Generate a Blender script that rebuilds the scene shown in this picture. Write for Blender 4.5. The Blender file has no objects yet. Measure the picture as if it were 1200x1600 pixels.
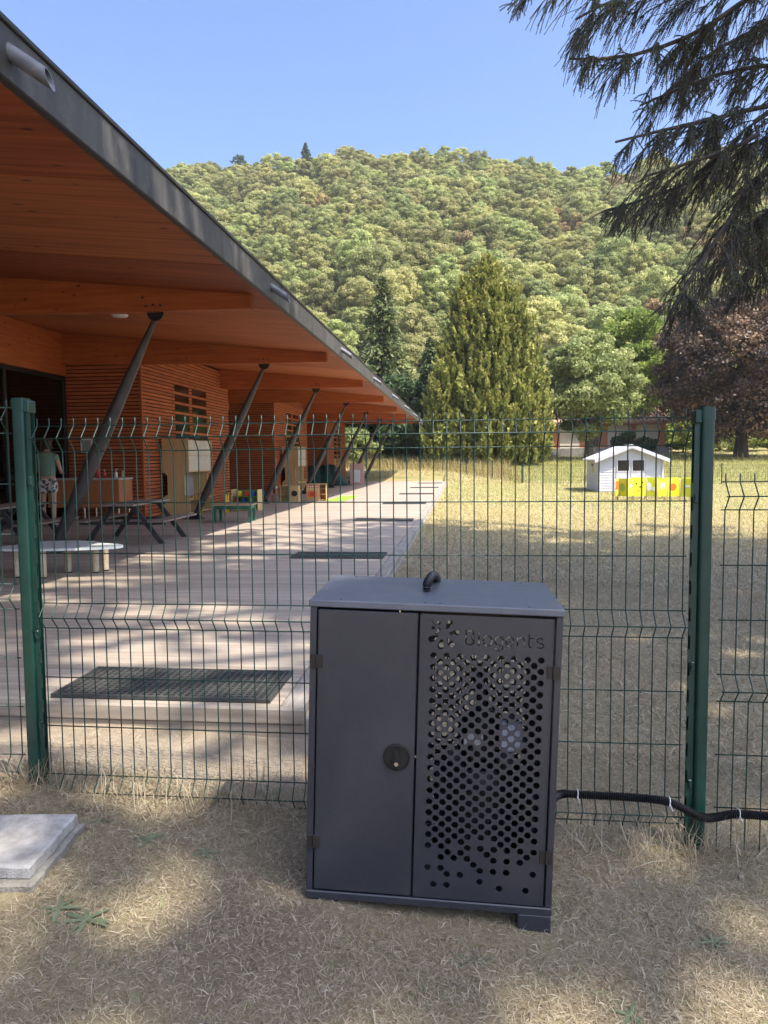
import bpy, bmesh, math, random
import numpy as np
from mathutils import Vector, Matrix

# ------------------------------------------------------------------ camera, sky, sun, exposure
sc = bpy.context.scene
COL = sc.collection
EYE = 1.40
CR = ((0.99440773, 0.10521141, -0.00915611), (0.00142871, 0.07328822, 0.99730978), (-0.1055994, 0.99174563, -0.07272806))
cam_d = bpy.data.cameras.new('camera'); cam = bpy.data.objects.new('camera', cam_d); COL.objects.link(cam)
cam_d.sensor_fit = 'VERTICAL'; cam_d.sensor_height = 24.0; cam_d.sensor_width = 18.0
cam_d.lens = 24.0 * 1150.0 / 1600.0; cam_d.clip_start = 0.05; cam_d.clip_end = 5000
r_, u_, f_ = [Vector(v) for v in CR]
cam.matrix_world = Matrix(((r_.x, u_.x, -f_.x, 0), (r_.y, u_.y, -f_.y, 0), (r_.z, u_.z, -f_.z, EYE), (0, 0, 0, 1)))
sc.camera = cam

TOSUN = Vector((0.57, -0.34, 1.0)).normalized()
SUN_EL = math.asin(TOSUN.z); SUN_ROT = math.atan2(TOSUN.x, TOSUN.y)
w = bpy.data.worlds.new('World'); sc.world = w; w.use_nodes = True
nt = w.node_tree; bg = nt.nodes['Background']
sky = nt.nodes.new('ShaderNodeTexSky'); sky.sky_type = 'NISHITA'; sky.sun_disc = False
sky.sun_elevation = SUN_EL; sky.sun_rotation = SUN_ROT
sky.air_density = 0.7; sky.dust_density = 4.2; sky.ozone_density = 7.5; sky.altitude = 200
nt.links.new(sky.outputs[0], bg.inputs[0]); bg.inputs[1].default_value = 0.116
sun_d = bpy.data.lights.new('sun', 'SUN'); sun_d.energy = 2.35; sun_d.angle = math.radians(0.53); sun_d.color = (1.0, 0.91, 0.78)
sun = bpy.data.objects.new('sun', sun_d); COL.objects.link(sun)
sun.rotation_euler = TOSUN.to_track_quat('Z', 'Y').to_euler(); sun.location = (20, -15, 40)
sc.view_settings.view_transform = 'Standard'; sc.view_settings.look = 'None'
sc.view_settings.exposure = 1.88; sc.view_settings.gamma = 1.0; sc.view_settings.use_curve_mapping = False
sc.cycles.use_denoising = True
sc.cycles.max_bounces = 8; sc.cycles.transparent_max_bounces = 12; sc.cycles.diffuse_bounces = 4
sc.cycles.sample_clamp_indirect = 6.0

rnd = random.Random(7)
rng = np.random.default_rng(11)

# pixel helpers: a direction from the photograph, the distance always comes from a surface
F_, CX, CY = 1150.0, 600.0, 800.0
def ray(px, py):
    a, b = (px - CX) / F_, -(py - CY) / F_
    return r_ * a + u_ * b + f_
def at_y(px, py, Y):
    d = ray(px, py); t = Y / d.y
    return Vector((d.x * t, Y, EYE + d.z * t))
def project(P):
    q = np.asarray(P, float) - np.array([0, 0, EYE])
    M = np.array(CR); c = q @ M.T
    return CX + F_ * c[..., 0] / c[..., 2], CY - F_ * c[..., 1] / c[..., 2], c[..., 2]

# ------------------------------------------------------------------ helpers
def tag(o, label=None, cat=None, group=None, kind=None):
    if label: o['label'] = label
    if cat: o['category'] = cat
    if group: o['group'] = group
    if kind: o['kind'] = kind
    return o
def thing(name, label, cat, loc=(0, 0, 0), rotz=0.0, group=None):
    o = bpy.data.objects.new(name, None); COL.objects.link(o)
    o.empty_display_size = 0.1
    o.location = loc; o.rotation_euler = (0, 0, rotz)
    return tag(o, label, cat, group)
def link(name, me, parent=None, loc=(0, 0, 0), rot=(0, 0, 0), scale=None):
    o = bpy.data.objects.new(name, me); COL.objects.link(o)
    o.parent = parent; o.location = loc; o.rotation_euler = rot
    if scale is not None: o.scale = scale
    return o
def kids(o): return [c for c in bpy.data.objects if c.parent == o]
def copy_tree(o, parent=None, ch=None):
    c = o.copy(); COL.objects.link(c); c.parent = parent
    for k in o.children: copy_tree(k, c)
    return c

class MB:
    def __init__(s): s.v = []; s.f = []
    def add(s, vs, fs):
        b = len(s.v); s.v += [tuple(p) for p in vs]; s.f += [tuple(b + i for i in f) for f in fs]; return s
    def box(s, x0, x1, y0, y1, z0, z1):
        return s.add([(x0,y0,z0),(x1,y0,z0),(x1,y1,z0),(x0,y1,z0),(x0,y0,z1),(x1,y0,z1),(x1,y1,z1),(x0,y1,z1)],
                     [(0,3,2,1),(4,5,6,7),(0,1,5,4),(1,2,6,5),(2,3,7,6),(3,0,4,7)])
    def bbox(s, x0, x1, y0, y1, z0, z1, b=0.004):
        # chamfered box
        b = min(b, (x1-x0)*.45, (y1-y0)*.45, (z1-z0)*.45)
        V = []; idx = {}
        X = (x0, x1); Y = (y0, y1); Z = (z0, z1)
        for i in (0,1):
            for j in (0,1):
                for k in (0,1):
                    sx, sy, sz = (1,-1)[i]*b, (1,-1)[j]*b, (1,-1)[k]*b
                    for ax, p in (('x',(X[i],Y[j]+sy,Z[k]+sz)),('y',(X[i]+sx,Y[j],Z[k]+sz)),('z',(X[i]+sx,Y[j]+sy,Z[k]))):
                        idx[(i,j,k,ax)] = len(V); V.append(p)
        g = lambda i,j,k,a: idx[(i,j,k,a)]
        Fs = [tuple(g(0,*t,'x') for t in ((0,0),(0,1),(1,1),(1,0))), tuple(g(1,*t,'x') for t in ((0,0),(1,0),(1,1),(0,1))),
              tuple(g(a,0,c,'y') for a,c in ((0,0),(1,0),(1,1),(0,1))), tuple(g(a,1,c,'y') for a,c in ((0,0),(0,1),(1,1),(1,0))),
              tuple(g(a,c,0,'z') for a,c in ((0,0),(0,1),(1,1),(1,0))), tuple(g(a,c,1,'z') for a,c in ((0,0),(1,0),(1,1),(0,1)))]
        for j in (0,1):
            for k in (0,1): Fs.append((g(0,j,k,'y'),g(1,j,k,'y'),g(1,j,k,'z'),g(0,j,k,'z')) if j==k else (g(0,j,k,'z'),g(1,j,k,'z'),g(1,j,k,'y'),g(0,j,k,'y')))
        for i in (0,1):
            for k in (0,1): Fs.append((g(i,0,k,'z'),g(i,1,k,'z'),g(i,1,k,'x'),g(i,0,k,'x')) if i==k else (g(i,0,k,'x'),g(i,1,k,'x'),g(i,1,k,'z'),g(i,0,k,'z')))
        for i in (0,1):
            for j in (0,1): Fs.append((g(i,j,0,'x'),g(i,j,1,'x'),g(i,j,1,'y'),g(i,j,0,'y')) if i==j else (g(i,j,0,'y'),g(i,j,1,'y'),g(i,j,1,'x'),g(i,j,0,'x')))
        for i in (0,1):
            for j in (0,1):
                for k in (0,1):
                    t = (g(i,j,k,'x'),g(i,j,k,'y'),g(i,j,k,'z'))
                    Fs.append(t if (i+j+k)%2==0 else t[::-1])
        return s.add(V, Fs)
    def tube(s, path, rad, n=8, caps=True, phase=0.0):
        P = [Vector(p) for p in path]; m = len(P)
        if not hasattr(rad, '__len__'): rad = [rad]*m
        T = []
        for i in range(m):
            t = (P[min(i+1,m-1)] - P[max(i-1,0)])
            T.append(t.normalized() if t.length > 1e-9 else Vector((0,0,1)))
        ref = Vector((0,0,1)) if abs(T[0].z) < .9 else Vector((1,0,0))
        a = T[0].cross(ref).normalized(); base = len(s.v)
        for i in range(m):
            a = (a - T[i]*a.dot(T[i]))
            if a.length < 1e-6: a = T[i].cross(Vector((1,0,0)) if abs(T[i].x) < .9 else Vector((0,1,0)))
            a.normalize(); b = T[i].cross(a)
            for k in range(n):
                th = 2*math.pi*k/n + phase
                q = P[i] + a*(math.cos(th)*rad[i]) + b*(math.sin(th)*rad[i]); s.v.append((q.x,q.y,q.z))
        for i in range(m-1):
            for k in range(n):
                k2 = (k+1)%n
                s.f.append((base+i*n+k, base+i*n+k2, base+(i+1)*n+k2, base+(i+1)*n+k))
        if caps:
            s.f.append(tuple(base+k for k in reversed(range(n)))); s.f.append(tuple(base+(m-1)*n+k for k in range(n)))
        return s
    def prism(s, poly, fn, a, b):
        # poly: 2D ccw; fn(u,v,w)->3D
        n = len(poly)
        V = [fn(u,v,a) for u,v in poly] + [fn(u,v,b) for u,v in poly]
        Fs = [tuple(reversed(range(n))), tuple(range(n,2*n))] + [(i,(i+1)%n,n+(i+1)%n,n+i) for i in range(n)]
        return s.add(V, Fs)
    def disc(s, c, r, axis, th, n=20, r2=None):
        c = Vector(c); ax = Vector(axis).normalized()
        return s.tube([c, c+ax*th], [r, r if r2 is None else r2], n)
    def mesh(s, name, mat=None, smooth=False, fixn=True):
        me = bpy.data.meshes.new(name); me.from_pydata(s.v, [], s.f)
        if fixn:
            bm = bmesh.new(); bm.from_mesh(me); bmesh.ops.recalc_face_normals(bm, faces=bm.faces); bm.to_mesh(me); bm.free()
        if mat: me.materials.append(mat)
        if smooth: me.polygons.foreach_set('use_smooth', [True]*len(me.polygons))
        me.update(); return me
    def part(s, name, mat, parent=None, smooth=False, loc=(0,0,0), rot=(0,0,0)):
        return link(name, s.mesh(name, mat, smooth), parent, loc, rot)

def autosmooth(me, deg=40):
    me.polygons.foreach_set('use_smooth', [True]*len(me.polygons))
    try: me.set_sharp_from_angle(angle=math.radians(deg))
    except Exception: pass

def np_mesh(name, V, Fq, mat=None, tint=None, smooth=False):
    """V (n,3), Fq (m,k) equal-size faces"""
    V = np.ascontiguousarray(V, np.float32); Fq = np.ascontiguousarray(Fq, np.int32); m, k = Fq.shape
    me = bpy.data.meshes.new(name)
    me.vertices.add(len(V)); me.vertices.foreach_set('co', V.ravel())
    me.loops.add(m*k); me.loops.foreach_set('vertex_index', Fq.ravel())
    me.polygons.add(m); me.polygons.foreach_set('loop_start', np.arange(0, m*k, k, dtype=np.int32))
    try: me.polygons.foreach_set('loop_total', np.full(m, k, np.int32))
    except Exception: pass
    if tint is not None:
        at = me.attributes.new('tint', 'FLOAT', 'FACE'); at.data.foreach_set('value', np.ascontiguousarray(tint, np.float32))
    if smooth: me.polygons.foreach_set('use_smooth', np.ones(m, bool))
    if mat: me.materials.append(mat)
    me.update(calc_edges=True); me.validate()
    return me

# ------------------------------------------------------------------ materials
def new_mat(name):
    m = bpy.data.materials.new(name); m.use_nodes = True
    n = m.node_tree.nodes; b = n['Principled BSDF']
    return m, m.node_tree, b
def N(t, kind, **kw):
    n = t.nodes.new(kind)
    for k, v in kw.items():
        if k in n.inputs: n.inputs[k].default_value = v
        else: setattr(n, k, v)
    return n
def rgba(c): return (c[0], c[1], c[2], 1.0)
def surf(name, c1, c2=None, rough=0.6, scale=8.0, stretch=(1,1,1), bump=0.0, bscale=None, metal=0.0, spec=0.5, detail=6.0, objvar=0.0, coat=0.0, lo=0.35, hi=0.65, knots=0.0, kscale=(3,6,6), grime=None, gscale=3.0, gamt=0.5):
    """plain procedural surface: two colours mixed by noise, optional bump, per object variation, blotches"""
    m, t, b = new_mat(name)
    L = t.links.new
    tc = N(t, 'ShaderNodeTexCoord'); mp = N(t, 'ShaderNodeMapping'); mp.inputs['Scale'].default_value = stretch
    L(tc.outputs['Object'], mp.inputs[0])
    vec = mp.outputs[0]
    oi = N(t, 'ShaderNodeObjectInfo')
    if objvar:
        ad = N(t, 'ShaderNodeVectorMath', operation='ADD'); sc_ = N(t, 'ShaderNodeVectorMath', operation='SCALE')
        cb = N(t, 'ShaderNodeCombineXYZ'); L(oi.outputs['Random'], cb.inputs[0]); L(oi.outputs['Random'], cb.inputs[1])
        L(cb.outputs[0], sc_.inputs[0]); sc_.inputs['Scale'].default_value = 37.0
        L(vec, ad.inputs[0]); L(sc_.outputs[0], ad.inputs[1]); vec = ad.outputs[0]
    nz = N(t, 'ShaderNodeTexNoise'); nz.inputs['Scale'].default_value = scale; nz.inputs['Detail'].default_value = detail
    L(vec, nz.inputs['Vector'])
    rp = N(t, 'ShaderNodeValToRGB'); e = rp.color_ramp.elements
    e[0].position = lo; e[0].color = rgba(c1); e[1].position = hi; e[1].color = rgba(c2 or c1)
    L(nz.outputs[0], rp.inputs[0]); colr = rp.outputs[0]
    if knots:
        km = N(t, 'ShaderNodeMapping'); km.inputs['Scale'].default_value = kscale; L(tc.outputs['Object'], km.inputs[0])
        if objvar:
            ka = N(t, 'ShaderNodeVectorMath', operation='ADD'); L(km.outputs[0], ka.inputs[0]); L(sc_.outputs[0], ka.inputs[1]); kv = ka.outputs[0]
        else: kv = km.outputs[0]
        vo_ = N(t, 'ShaderNodeTexVoronoi'); vo_.inputs['Scale'].default_value = 1.0; L(kv, vo_.inputs['Vector'])
        k1 = N(t, 'ShaderNodeMapRange'); k1.inputs[1].default_value = .07; k1.inputs[2].default_value = .16; k1.inputs[3].default_value = knots; k1.inputs[4].default_value = 0; L(vo_.outputs['Distance'], k1.inputs[0])
        sx_ = N(t, 'ShaderNodeSeparateXYZ'); L(vo_.outputs['Color'], sx_.inputs[0])
        k2 = N(t, 'ShaderNodeMath', operation='GREATER_THAN'); k2.inputs[1].default_value = .5; L(sx_.outputs[0], k2.inputs[0])
        k3 = N(t, 'ShaderNodeMath', operation='MULTIPLY'); L(k1.outputs[0], k3.inputs[0]); L(k2.outputs[0], k3.inputs[1])
        kx = N(t, 'ShaderNodeMixRGB'); L(k3.outputs[0], kx.inputs[0]); L(colr, kx.inputs[1]); kx.inputs[2].default_value = (.03,.010,.004,1); colr = kx.outputs[0]
    if grime:
        gz_ = N(t, 'ShaderNodeTexNoise'); gz_.inputs['Scale'].default_value = gscale; gz_.inputs['Detail'].default_value = 8; gz_.inputs['Roughness'].default_value = .65
        L(tc.outputs['Object'], gz_.inputs['Vector'])
        gr = N(t, 'ShaderNodeMapRange'); gr.inputs[1].default_value = .5; gr.inputs[2].default_value = .72; gr.inputs[3].default_value = 0; gr.inputs[4].default_value = gamt
        L(gz_.outputs[0], gr.inputs[0])
        mx = N(t, 'ShaderNodeMixRGB'); L(gr.outputs[0], mx.inputs[0]); L(colr, mx.inputs[1]); mx.inputs[2].default_value = rgba(grime); colr = mx.outputs[0]
    if objvar:
        hs = N(t, 'ShaderNodeHueSaturation'); mr = N(t, 'ShaderNodeMapRange')
        mr.inputs[3].default_value = 1-objvar; mr.inputs[4].default_value = 1+objvar
        L(oi.outputs['Random'], mr.inputs[0]); L(mr.outputs[0], hs.inputs['Value']); L(colr, hs.inputs['Color']); colr = hs.outputs[0]
    L(colr, b.inputs['Base Color'])
    b.inputs['Roughness'].default_value = rough; b.inputs['Metallic'].default_value = metal
    b.inputs['Specular IOR Level'].default_value = spec
    if coat: b.inputs['Coat Weight'].default_value = coat
    if bump:
        bp = N(t, 'ShaderNodeBump'); bp.inputs['Strength'].default_value = bump; bp.inputs['Distance'].default_value = 0.01
        if bscale:
            nb = N(t, 'ShaderNodeTexNoise'); nb.inputs['Scale'].default_value = bscale; nb.inputs['Detail'].default_value = 5; L(vec, nb.inputs['Vector']); L(nb.outputs[0], bp.inputs['Height'])
        else: L(nz.outputs[0], bp.inputs['Height'])
        L(bp.outputs[0], b.inputs['Normal'])
    return m
def leaf_mat(name, stops, trans=0.35, rough=0.55, objvar=0.18, spec=0.3, tmix=1.0):
    """foliage: colour ramp driven by the face attribute tint, light passes through"""
    m, t, b = new_mat(name); L = t.links.new
    at = N(t, 'ShaderNodeAttribute', attribute_name='tint')
    rp = N(t, 'ShaderNodeValToRGB'); els = rp.color_ramp.elements
    while len(els) < len(stops): els.new(0.5)
    for e, (p, c) in zip(els, stops): e.position = p; e.color = rgba(c)
    L(at.outputs['Fac'], rp.inputs[0]); colr = rp.outputs[0]
    if objvar:
        oi = N(t, 'ShaderNodeObjectInfo')
        hs = N(t, 'ShaderNodeHueSaturation'); mr = N(t, 'ShaderNodeMapRange'); mr.inputs[3].default_value = 1-objvar; mr.inputs[4].default_value = 1+objvar
        L(oi.outputs['Random'], mr.inputs[0]); L(mr.outputs[0], hs.inputs['Value'])
        m2 = N(t, 'ShaderNodeMath', operation='MULTIPLY'); m2.inputs[1].default_value = 7.31; L(oi.outputs['Random'], m2.inputs[0])
        m3 = N(t, 'ShaderNodeMath', operation='FRACT'); L(m2.outputs[0], m3.inputs[0])
        mh = N(t, 'ShaderNodeMapRange'); mh.inputs[3].default_value = .5-.10*objvar; mh.inputs[4].default_value = .5+.06*objvar; L(m3.outputs[0], mh.inputs[0]); L(mh.outputs[0], hs.inputs['Hue'])
        L(colr, hs.inputs['Color']); colr = hs.outputs[0]
    L(colr, b.inputs['Base Color']); b.inputs['Roughness'].default_value = rough; b.inputs['Specular IOR Level'].default_value = spec
    tr = N(t, 'ShaderNodeBsdfTranslucent'); L(colr, tr.inputs[0])
    mx = N(t, 'ShaderNodeMixShader'); mx.inputs[0].default_value = trans
    out = t.nodes['Material Output']; L(b.outputs[0], mx.inputs[1]); L(tr.outputs[0], mx.inputs[2]); L(mx.outputs[0], out.inputs[0])
    return m

M = {}
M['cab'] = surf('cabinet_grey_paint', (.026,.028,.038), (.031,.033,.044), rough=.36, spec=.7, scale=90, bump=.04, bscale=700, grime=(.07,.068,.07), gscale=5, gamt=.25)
M['cab_lid'] = surf('cabinet_lid_sky_tint', (.098,.108,.135), (.12,.13,.155), rough=.42, spec=.7, scale=14, detail=9, bump=.03, bscale=500, grime=(.13,.13,.135), gscale=7, gamt=.4)  # lid paint paled and blued, the sky's reflection put into its colour
M['cab_dark'] = surf('hinge_brown_black', (.016,.013,.012), (.022,.018,.016), rough=.5, scale=60)
M['cab_in'] = surf('trap_black_plastic', (.008,.008,.009), (.014,.014,.016), rough=.45, scale=20)
M['lockblk'] = surf('lock_black_plastic', (.010,.010,.012), rough=.38)
M['chrome'] = surf('bright_steel', (.6,.58,.54), rough=.25, metal=1.0)
M['hose'] = surf('hose_black', (.010,.010,.012), (.016,.016,.018), rough=.4, scale=30)
M['tie'] = surf('zip_tie_white', (.7,.7,.68), rough=.4)
M['green'] = surf('fence_green_paint', (.0045,.033,.025), (.006,.040,.030), rough=.36, scale=25, bump=.02, bscale=120, grime=(.03,.07,.058), gscale=14, gamt=.3)
M['greenw'] = surf('fence_wire_green', (.005,.032,.026), (.008,.042,.033), rough=.42, scale=40)
M['fascia'] = surf('fascia_zinc', (.045,.043,.041), (.105,.100,.094), rough=.55, scale=3.2, stretch=(1,2.2,.22), metal=.1, detail=10, lo=.3, hi=.75, bump=.02, bscale=4, grime=(.16,.15,.135), gscale=9, gamt=.55, objvar=.10)
M['coping'] = surf('coping_dark', (.03,.03,.03), (.04,.04,.04), rough=.5)
M['pipe'] = surf('pvc_grey', (.12,.125,.14), (.17,.175,.19), rough=.5, scale=14, grime=(.25,.24,.22), gscale=20, gamt=.4)
M['ply'] = surf('soffit_plywood', (.20,.040,.009), (.39,.096,.022), rough=.62, scale=2.6, stretch=(.30,6,1), detail=10, bump=.06, objvar=.14, lo=.28, hi=.72, knots=.9, kscale=(2.2,5.5,1))
M['plylt'] = surf('soffit_plywood_light', (.25,.062,.015), (.50,.152,.040), rough=.62, scale=2.2, stretch=(.28,7,1), detail=10, bump=.06, objvar=.12, lo=.28, hi=.72, knots=.9, kscale=(2.6,6.5,1))
M['glulamy'] = surf('header_glulam', (.36,.085,.018), (.48,.130,.030), rough=.6, scale=3, stretch=(3,.5,7), detail=8, bump=.04, knots=.7, kscale=(1,3.5,6))
M['glulam'] = surf('beam_glulam', (.36,.085,.018), (.48,.130,.030), rough=.6, scale=3, stretch=(.5,3,7), detail=8, bump=.04, objvar=.06, knots=.8, kscale=(4.5,1,7))
M['slat'] = surf('slat_wood', (.36,.088,.024), (.48,.140,.042), rough=.65, scale=5, stretch=(.6,.6,4), detail=7, objvar=.16, bump=.05)
M['backing'] = surf('cladding_backing_black', (.012,.008,.007), rough=.9)
M['steel'] = surf('strut_dark_steel', (.055,.050,.047), (.085,.076,.07), rough=.5, metal=.35, scale=8, stretch=(1,1,.3), grime=(.16,.12,.09), gscale=9, gamt=.3)
M['plate'] = surf('bracket_steel', (.02,.02,.021), (.03,.03,.03), rough=.5, metal=.4)
M['deck'] = surf('deck_wood', (.285,.238,.188), (.445,.378,.308), rough=.72, scale=3.0, stretch=(.55,9,3), detail=10, bump=.25, objvar=.13, lo=.3, hi=.7, grime=(.30,.27,.24), gscale=1.6, gamt=.5)
M['deckedge'] = surf('deck_edge_board', (.25,.22,.185), (.38,.34,.29), rough=.75, scale=4, stretch=(8,.7,3), detail=9, bump=.2)
M['deckfront'] = surf('deck_front_board', (.24,.205,.165), (.38,.33,.27), rough=.75, scale=4, stretch=(.7,8,6), detail=9, bump=.2)
M['rubber'] = surf('rubber_mat', (.040,.042,.040), (.07,.072,.068), rough=.7, scale=30)
M['concrete'] = surf('slab_concrete', (.32,.31,.295), (.47,.455,.43), rough=.9, scale=26, detail=12, bump=.5, bscale=160, grime=(.22,.21,.17), gscale=7, gamt=.5)
M['concrete2'] = surf('rim_concrete', (.20,.19,.165), (.32,.30,.26), rough=.95, scale=18, detail=12, bump=.7, bscale=90, grime=(.12,.115,.07), gscale=9, gamt=.7)
M['white'] = surf('shed_white_paint', (.52,.52,.54), (.58,.58,.60), rough=.5, scale=5)
M['shedroof'] = surf('shed_roof_white', (.58,.58,.60), (.64,.64,.65), rough=.55, scale=5)
M['darkglass'] = surf('window_dark', (.008,.009,.01), rough=.08, spec=.6)
M['yellow'] = surf('playpen_yellow', (.52,.55,.02), (.58,.60,.03), rough=.45, scale=3)
M['orange'] = surf('toy_orange', (.75,.16,.02), rough=.45)
M['red'] = surf('toy_red', (.55,.05,.03), rough=.45)
M['pink'] = surf('toy_pink_red', (.42,.11,.09), rough=.55)
M['limegreen'] = surf('lime_rug', (.22,.45,.03), (.28,.52,.05), rough=.9, scale=60)
M['postwood'] = surf('playpen_post_wood', (.55,.44,.30), (.65,.52,.36), rough=.6, scale=12, stretch=(4,4,.5))
M['beech'] = surf('beech_ply', (.52,.36,.16), (.60,.42,.20), rough=.5, scale=4, stretch=(4,4,.6), objvar=.05)
M['beechlt'] = surf('locker_front_pale', (.50,.46,.36), (.56,.51,.40), rough=.45, scale=6, objvar=.04)
M['greypanel'] = surf('mirror_grey_panel', (.28,.27,.26), (.33,.32,.31), rough=.35)
M['tablewhite'] = surf('table_white_laminate', (.62,.68,.68), (.70,.75,.74), rough=.35, scale=4)
M['tableleg'] = surf('table_leg_wood', (.50,.40,.27), (.60,.49,.34), rough=.6, scale=20, stretch=(3,3,.5), grime=(.25,.2,.14), gscale=25, gamt=.5)
M['picnic'] = surf('picnic_wood', (.20,.15,.115), (.32,.25,.20), rough=.75, scale=4, stretch=(7,.7,4), detail=8, bump=.15, objvar=.12)
M['picleg'] = surf('picnic_leg_dark', (.035,.03,.03), (.05,.045,.042), rough=.6, scale=9)
M['gbench'] = surf('bench_green_paint', (.01,.12,.07), (.014,.15,.085), rough=.45)
M['benchtop'] = surf('bench_top_wood', (.36,.25,.165), (.46,.33,.22), rough=.6, scale=4, stretch=(1,6,1))
M['counter'] = surf('counter_wood', (.36,.12,.04), (.46,.17,.06), rough=.5, scale=4, stretch=(5,1,.6), objvar=.05)
M['worktop'] = surf('worktop_pale', (.5,.5,.48), rough=.4)
M['tarp'] = surf('tarp_green', (.008,.045,.035), (.014,.065,.05), rough=.45, scale=3, bump=.3, bscale=6)
M['blue'] = surf('blue_cushion', (.025,.07,.2), (.04,.1,.26), rough=.8)
M['bluegreen'] = surf('blanket_teal', (.02,.09,.07), (.03,.05,.14), rough=.9, scale=5)
M['bookg'] = surf('shelf_green', (.2,.42,.06), rough=.5)
M['bluebook'] = surf('book_blue', (.03,.1,.4), rough=.5)
M['yelleg'] = surf('leg_yellow', (.75,.5,.03), rough=.5)
M['lamp'] = surf('ceiling_lamp_white', (.75,.74,.7), rough=.4)
M['skin'] = surf('skin', (.45,.24,.16), (.5,.27,.18), rough=.55)
M['shirt'] = surf('shirt_green', (.14,.24,.17), (.17,.28,.2), rough=.85, scale=20)
M['hair'] = surf('hair_brown', (.03,.017,.01), (.05,.03,.018), rough=.6, scale=60)
M['shoe'] = surf('shoe_grey', (.25,.24,.23), rough=.7)
M['bottlew'] = surf('bottle_white', (.7,.7,.68), rough=.3)
M['black'] = surf('frame_black', (.012,.012,.013), rough=.4)
M['room'] = surf('room_wall', (.25,.22,.19), (.3,.27,.23), rough=.9)
M['roomfloor'] = surf('room_floor', (.16,.13,.1), rough=.5)
M['roofskin'] = surf('roof_membrane', (.10,.10,.10), (.14,.14,.14), rough=.8)
M['salmon'] = surf('house_salmon', (.50,.20,.12), (.56,.24,.15), rough=.85, scale=3)
M['cream'] = surf('house_cream', (.60,.52,.44), (.66,.58,.5), rough=.85, scale=3)
M['tiles'] = surf('roof_tiles', (.36,.20,.14), (.48,.30,.22), rough=.85, scale=2, stretch=(1,4,1))
M['lowwall'] = surf('low_wall_grey', (.22,.21,.2), (.3,.29,.27), rough=.9, scale=2)
M['bark'] = surf('bark_brown', (.05,.038,.03), (.11,.085,.065), rough=.95, scale=7, stretch=(3,3,.6), detail=9, bump=.8, bscale=12)
M['stone'] = surf('pebble', (.16,.125,.088), (.25,.195,.14), rough=.95, scale=12, objvar=.2)
M['weed'] = leaf_mat('weed_leaf', [(0,(.13,.18,.10)),(1,(.26,.31,.19))], trans=.25, objvar=.1)
M['curb'] = surf('edge_stone', (.3,.29,.27), (.38,.36,.33), rough=.9, scale=9)

# shorts with a printed pattern
m, t, b = new_mat('shorts_print'); vo = N(t, 'ShaderNodeTexNoise'); vo.inputs['Scale'].default_value = 18; vo.inputs['Detail'].default_value = 1
rp = N(t, 'ShaderNodeValToRGB'); rp.color_ramp.interpolation = 'CONSTANT'; rp.color_ramp.elements[0].color = (.6,.5,.48,1); rp.color_ramp.elements[1].position = .52; rp.color_ramp.elements[1].color = (.06,.05,.05,1)
tc = N(t, 'ShaderNodeTexCoord'); t.links.new(tc.outputs['Object'], vo.inputs[0]); t.links.new(vo.outputs[0], rp.inputs[0]); t.links.new(rp.outputs[0], b.inputs[0]); b.inputs['Roughness'].default_value = .8
M['shorts'] = m
# glass of the big windows: clear sheet that reflects
m, t, b = new_mat('window_glass'); out = t.nodes['Material Output']
gl = N(t, 'ShaderNodeBsdfGlossy'); gl.inputs['Roughness'].default_value = .02; gl.inputs[0].default_value = (.9,.95,.93,1)
tp = N(t, 'ShaderNodeBsdfTransparent'); tp.inputs[0].default_value = (.5,.53,.5,1)
fr = N(t, 'ShaderNodeFresnel'); fr.inputs[0].default_value = 1.6; mx = N(t, 'ShaderNodeMixShader')
t.links.new(fr.outputs[0], mx.inputs[0]); t.links.new(tp.outputs[0], mx.inputs[1]); t.links.new(gl.outputs[0], mx.inputs[2]); t.links.new(mx.outputs[0], out.inputs[0])
M['glass'] = m

# ------------------------------------------------------------------ ground
def smooth(a, b, x):
    t = np.clip((x-a)/(b-a), 0, 1); return t*t*(3-2*t)
_ph = np.random.default_rng(3).uniform(0, 6.28, (14, 2)); _fr = np.random.default_rng(4).normal(0, 1, (14, 2))
def wob(x, y, s):
    v = 0
    for i in range(14): v = v + np.sin((x*_fr[i,0]+y*_fr[i,1])*s*(1+.25*i) + _ph[i,0])/(1+.3*i)
    return v/4.0
def gz(x, y):
    x = np.asarray(x, float); y = np.asarray(y, float)
    z = np.where(x < -1.7, .0935, np.where(x < 3, -.055*x, -.165-.008*(np.minimum(x, 14)-3)))
    z = z*smooth(60, 30, y) + np.where(y > 36, .052*(np.minimum(y, 95)-36), 0)*1.0
    z = z - .05*smooth(2.85, 3.3, y)*smooth(4.2, 3.55, y)*smooth(-.3, -.9, x)*smooth(-6, -3, x)   # worn hollow at the step
    z = z - .14*smooth(-.9, -1.1, x)*smooth(3.6, 3.75, y)*smooth(46, 44, y)                         # under the deck
    near = smooth(14, 5, np.hypot(x, y))
    z = z + near*(.010*wob(x, y, 2.2) + .004*wob(y, x, 7.0)) + (1-near)*.03*wob(x, y, .35)
    # the soil heaped against the cabinet's left foot
    z = z + .035*np.exp(-(((x+.46)/.16)**2 + ((y-2.2)/.22)**2))
    return z
def gz1(x, y): return float(gz(x, y))
def lines(*segs):
    o = []
    for a, b, st in segs: o += list(np.arange(a, b, st))
    return np.unique(np.round(np.array(o), 4))
gx = lines((-600,-100,50),(-100,-30,7),(-30,-6,1.0),(-6,-2.5,.25),(-2.5,2.6,.045),(2.6,8,.3),(8,40,1.4),(40,100,6),(100,601,50))
gy = lines((-500,-60,44),(-60,-5,5),(-5,.8,.4),(.8,4.4,.045),(4.4,9,.15),(9,20,.5),(20,60,1.2),(60,101,4))
XX, YY = np.meshgrid(gx, gy); ZZ = gz(XX, YY)
nx, ny = len(gx), len(gy)
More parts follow.
